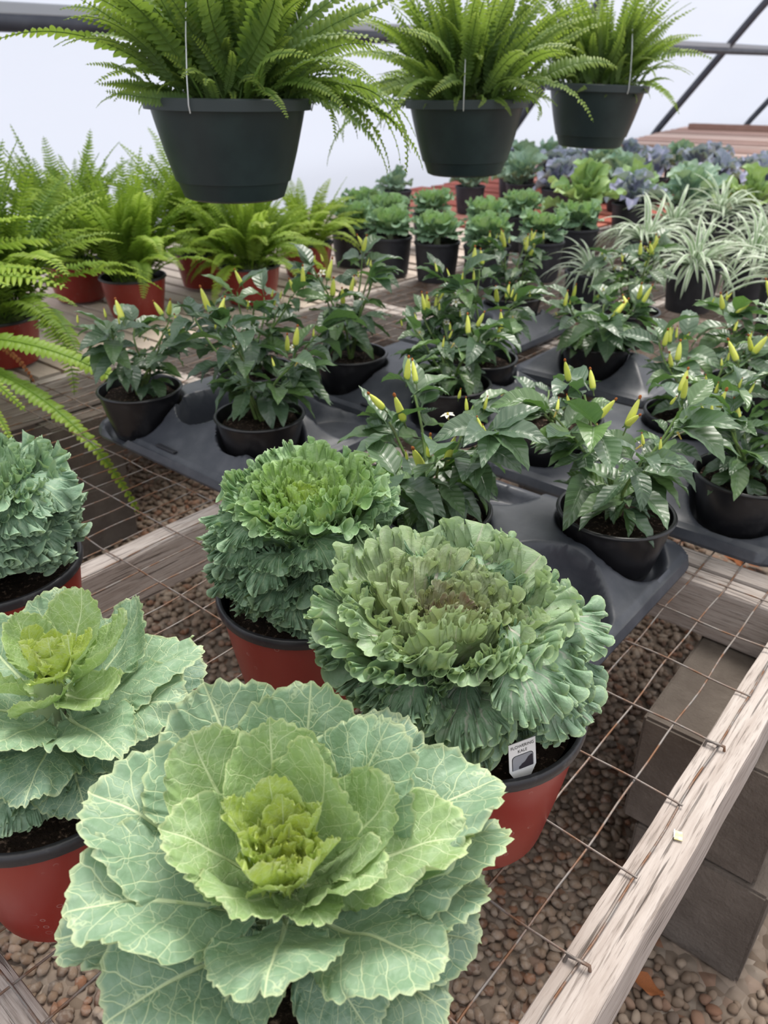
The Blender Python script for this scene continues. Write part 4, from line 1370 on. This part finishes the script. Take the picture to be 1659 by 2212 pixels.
def hanging_fern(label, x, y, zrim, tilt, az, counts, L, seed, cols, sel=None):
    z0 = zrim - BH
    p = thing('hanging_fern_basket', label, 'hanging basket', (x, y, z0))
    p.rotation_euler = (tilt[0], tilt[1], 0)
    add_pot(p, BASKET)
    crown_mound(p, 0.10, BH - .03, 0.04)
    fern_fronds(p, BH - .01, counts, L, seed, cols, 0.095, sel, .42)
    fern_fronds(p, BH - .015, (('harch', 40), ('hup', 44), ('hout', 18)), L * .5, seed + 50, cols, 0.108, None, .5)
    top = PIPE_Z - z0 + 0.018
    for k in range(3):
        a = az + k * 2 * math.pi / 3
        c, s = math.cos(a), math.sin(a)
        P = [(0.1535 * c, 0.1535 * s, BH - .022), (0.157 * c, 0.157 * s, BH - .010), (0.153 * c, 0.153 * s, BH + .03)] + [((0.15 * (1 - f)) * c, (0.15 * (1 - f)) * s, BH + .06 + (top - BH - .09) * f) for f in np.linspace(.05, 1, 8)]
        V, F = tube(P, 0.0012, 5)
        link('hanger_wire', mesh_data('hanger_wire', V, F, mats=[M['hanger']]), p)
    P = [(0, 0, top - .03), (0, 0, top - .015), (0, 0.018, top - .004), (0, 0.019, top + .006), (0, 0.0, top + .004), (0, -.014, top - .006)]
    V, F = tube(P, 0.0016, 6)
    link('hook', mesh_data('hook', V, F, mats=[M['hanger']]), p)
    return p
HZ = ZB
hanging_fern('hanging green basket with the longest fern fronds trailing down one side', -0.285, 1.58, HZ + .640, (0, .012), math.radians(-104), (('hup', 72), ('harch', 46), ('hout', 10), ('hhang', 11)), .33, 31, ((0.18, 0.28, 0.085), (0.10, 0.17, 0.07)), sel={'hhang': (-28, 28), 'hout': (-40, 50)})
hanging_fern('hanging green basket with a bushy fern between the two other baskets', 0.205, 2.14, HZ + .628, (0, -.01), math.radians(-98), (('hup', 86), ('harch', 46), ('hout', 12), ('hhang', 4)), .31, 32, ((0.19, 0.29, 0.09), (0.11, 0.18, 0.07)), sel={'hhang': (150, 200)})
hanging_fern('hanging green basket with a compact upright fern, closest to the end hoop', 0.637, 2.64, HZ + .658, (0, .03), math.radians(-70), (('hup', 92), ('harch', 34), ('hout', 6)), .29, 33, ((0.20, 0.30, 0.10), (0.12, 0.19, 0.07)))

# ------------------------------------------------------------------ black nursery pots: kale
KGRP = 'green kale in black nursery pots'
KCOL = ((0.36, 0.54, 0.08), (0.23, 0.42, 0.12), (0.14, 0.28, 0.15), (0.13, 0.26, 0.15))
for k, (x, y) in enumerate(((-0.130, 3.295), (0.023, 3.108), (0.199, 3.000), (0.375, 2.912), (0.590, 3.010), (0.215, 3.692), (0.427, 3.386), (0.613, 3.637), (0.790, 3.300), (-0.10, 3.72), (0.02, 3.50))):
    order = ('first', 'second', 'third', 'fourth', 'fifth')
    lab = 'frilly green kale in a black pot, %s of the front row counted from the ferns' % order[k] if k < 5 else 'small frilly green kale in a black pot in the rows behind the front five'
    kale('potted_kale', lab, (x, y, 0), 0.098, 0.135, 0.215, 34, 100 + k, KALE_LO, KCOL, potparts=NURSERY, group=KGRP if k > 4 else None, ring=0.03)

# loose, lavender tinted kale further back
PUR = fan_leaf('leaf', 501, M['kale_leaf'], 60, 8, asp=0.62, lp=0.30, frill=((10, 0.10), (19, 0.06)), serr=(18, 0.12), r0=0.45, cup=.1, th=TH_DROOP, narrow=.6)
PURL = fan_leaf('leaf', 503, M['lavender_kale_leaf'], 60, 8, asp=0.62, lp=0.28, frill=((10, 0.11), (21, 0.07)), serr=(18, 0.14), r0=0.42, cup=.1, th=TH_DROOP, narrow=.6)
PUR2 = fan_leaf('leaf', 502, M['kale_leaf'], 60, 8, asp=0.55, lp=0.30, frill=((9, 0.12), (21, 0.06)), serr=(16, 0.15), r0=0.4, cup=.2, th=TH_REFLEX, narrow=.6)
def loose_kale(label, x, y, cols, seed, group, h=0.16):
    p = thing('young_kale', label, 'kale', (x, y, ZB + .004), 0, group)
    add_pot(p, NURSERY)
    rg = random.Random(seed)
    stalk(p, (0, 0, .11), (0, 0, .15), .007, M['stem'])
    for k in range(18):
        a = k * 2.4 + rg.uniform(-.3, .3)
        q = (k + .5) / 18
        el = math.radians(82 - 75 * q + rg.uniform(-8, 8))
        L = h * rg.uniform(.7, 1.1)
        d = Vector((math.cos(a) * math.cos(el), math.sin(a) * math.cos(el), math.sin(el)))
        b = Vector((0, 0, .14))
        put_leaf(p, PURL if cols is LAV else rg.choice((PUR, PUR2)), b, b + d * L, rg.uniform(.85, 1.1), lerp3(cols[0], cols[1], rg.random()), rg.uniform(-.4, .4))
    return p
LAV = ((0.30, 0.31, 0.47), (0.19, 0.26, 0.29))
TEAL = ((0.16, 0.30, 0.24), (0.24, 0.36, 0.26))
LIME = ((0.32, 0.46, 0.10), (0.20, 0.36, 0.12))
rg = random.Random(17)
cnt = 0
for row, y in enumerate((3.95, 4.25, 4.55, 4.85, 5.2, 5.6, 6.0)):
    x = y * 0.155 + 0.05 * (row % 2)
    while x < y * 0.53:
        s_ = x * math.sin(YAW) + y * math.cos(YAW)
        t_ = x * math.cos(YAW) - y * math.sin(YAW)
        ok = t_ < -2.03 or (-1.78 < t_ < -0.3 and not 4.26 < s_ < 4.66)
        if ok and x > 0.75:
            kind = (cnt * 7 + row * 3) % 5
            if kind in (0, 3) or (row > 2 and kind == 4):
                loose_kale('lavender tinted loose kale in a black pot on the far boards', x, y + rg.uniform(-.08, .08), LAV, 200 + cnt, 'lavender kale on the far boards', .17)
            elif kind in (1, 2) or row > 1:
                loose_kale('blue green loose kale in a black pot on the far boards', x, y + rg.uniform(-.08, .08), TEAL, 200 + cnt, 'blue green kale on the far boards', .19)
            else:
                loose_kale('light green loose kale in a black pot on the far boards', x, y + rg.uniform(-.08, .08), LIME, 200 + cnt, 'light green kale on the far boards', .18)
            cnt += 1
        x += 0.27 + rg.uniform(-.02, .05)
loose_kale('thin young kale in a black pot alone on the red boards', 0.067, 4.55, TEAL, 401, None, .13)
loose_kale('bushy young kale in a black pot on the red boards under a basket', 0.494, 4.75, TEAL, 402, None, .16)
loose_kale('bright lime young kale in a black pot between green kale and spider plants', 0.93, 3.85, LIME, 403, None, .21)

# ------------------------------------------------------------------ spider plants
def strip_leaf(seed, e0, e1):
    u = np.linspace(0, 1, 14)
    ang = np.radians(e0 + (e1 - e0) * u ** 0.9)
    y = np.concatenate([[0], np.cumsum(np.cos(ang[1:]) / 13)])
    z = np.concatenate([[0], np.cumsum(np.sin(ang[1:]) / 13)])
    w = 0.026 * np.sin(np.clip(u * .85 + .15, 0, 1) * math.pi) ** .6 + .001
    sx = 0.05 * np.sin(u * 2 + seed) * u
    V = []
    for i in range(14):
        for q in (-1, 0, 1):
            V.append((sx[i] + q * w[i], y[i], z[i] + abs(q) * w[i] * .5))
    U = [((q + 1) / 2, u[i]) for i in range(14) for q in (-1, 0, 1)]
    return mesh_data('leaf', V, grid_faces(14, 3), uv=U, mats=[M['spider_leaf']])
STRIP = [strip_leaf(1, 85, 10), strip_leaf(2, 75, -35), strip_leaf(3, 70, -70), strip_leaf(4, 60, -80), strip_leaf(5, 45, -60), strip_leaf(6, 88, -20)]
def spider(x, y, seed, L, label='variegated green and white spider plant in a black nursery pot', group='spider plants in black pots', n=58):
    p = thing('spider_plant', label, 'spider plant', (x, y, ZB + .004), 0, group)
    add_pot(p, NURSERY)
    rg = random.Random(seed)
    for k in range(n):
        a = k * 2.4 + rg.uniform(-.4, .4)
        o = link('leaf', rg.choice(STRIP), p)
        o.location = (.012 * math.cos(a), .012 * math.sin(a), .128)
        o.rotation_euler = (rg.gauss(0, .15), rg.gauss(0, .15), a - math.pi / 2)
        ln = L * rg.uniform(.7, 1.15)
        o.scale = (ln, ln, ln)
    return p
spider(0.655, 2.47, 1, .17, 'short variegated spider plant whose tall black pot shows its bare side', None)
for k, (x, y) in enumerate(((0.990, 3.041), (1.192, 3.336), (1.006, 2.557), (1.268, 2.741), (1.518, 3.687), (1.490, 3.117), (1.20, 2.30), (1.72, 3.40))):
    spider(x, y, 10 + k, .215, n=70)

# ------------------------------------------------------------------ small bits
def dried_leaf(x, y, z, rz, sc, seed):
    me = fan_leaf('dried_leaf', seed, M['dry_leaf'], 30, 6, asp=.6, lp=.12, frill=((5, .12),), serr=(14, .1), th=TH_CUP)
    o = link('dried_leaf', me)
    o.location = (x, y, z)
    o.rotation_euler = (.15, .1, rz)
    o.scale = (sc, sc, sc)
    return o
for k, (s_, t_, rz) in enumerate(((1.94, -.38, .4), (1.83, -.31, 2.1), (1.90, -.415, 4.0), (1.99, -.33, 1.2))):
    pt = bw(s_, t_)
    tag(dried_leaf(pt.x, pt.y, 0.022, rz, .075, 600 + k), 'curled orange brown dried leaf on the gravel behind the cross rail', 'dried leaf', 'dried leaves behind the cross rail')
pt = bw(.72, -.03)
tag(dried_leaf(0.40, 0.62, 0.018, 1.0, .045, 610), 'reddish brown dried leaf on the aisle gravel by the lowest block', 'dried leaf')

chip = thing('yellow_leaf_scrap', 'tiny yellow leaf scrap stapled flat on the front side rail', 'leaf scrap', bw(.586, -.109, -0.0005), -YAW + .35)
link('scrap', box_mesh('scrap', 0.008, 0.011, 0.0012, M['yellow_leaf'], 0.0003, 0.0004, 3, 2), chip)
o = link('staple', box_mesh('staple', 0.0012, 0.010, 0.0016, M['hanger'], 0.0003), chip)
o.location = (-0.0042, 0.001, 0.0006)
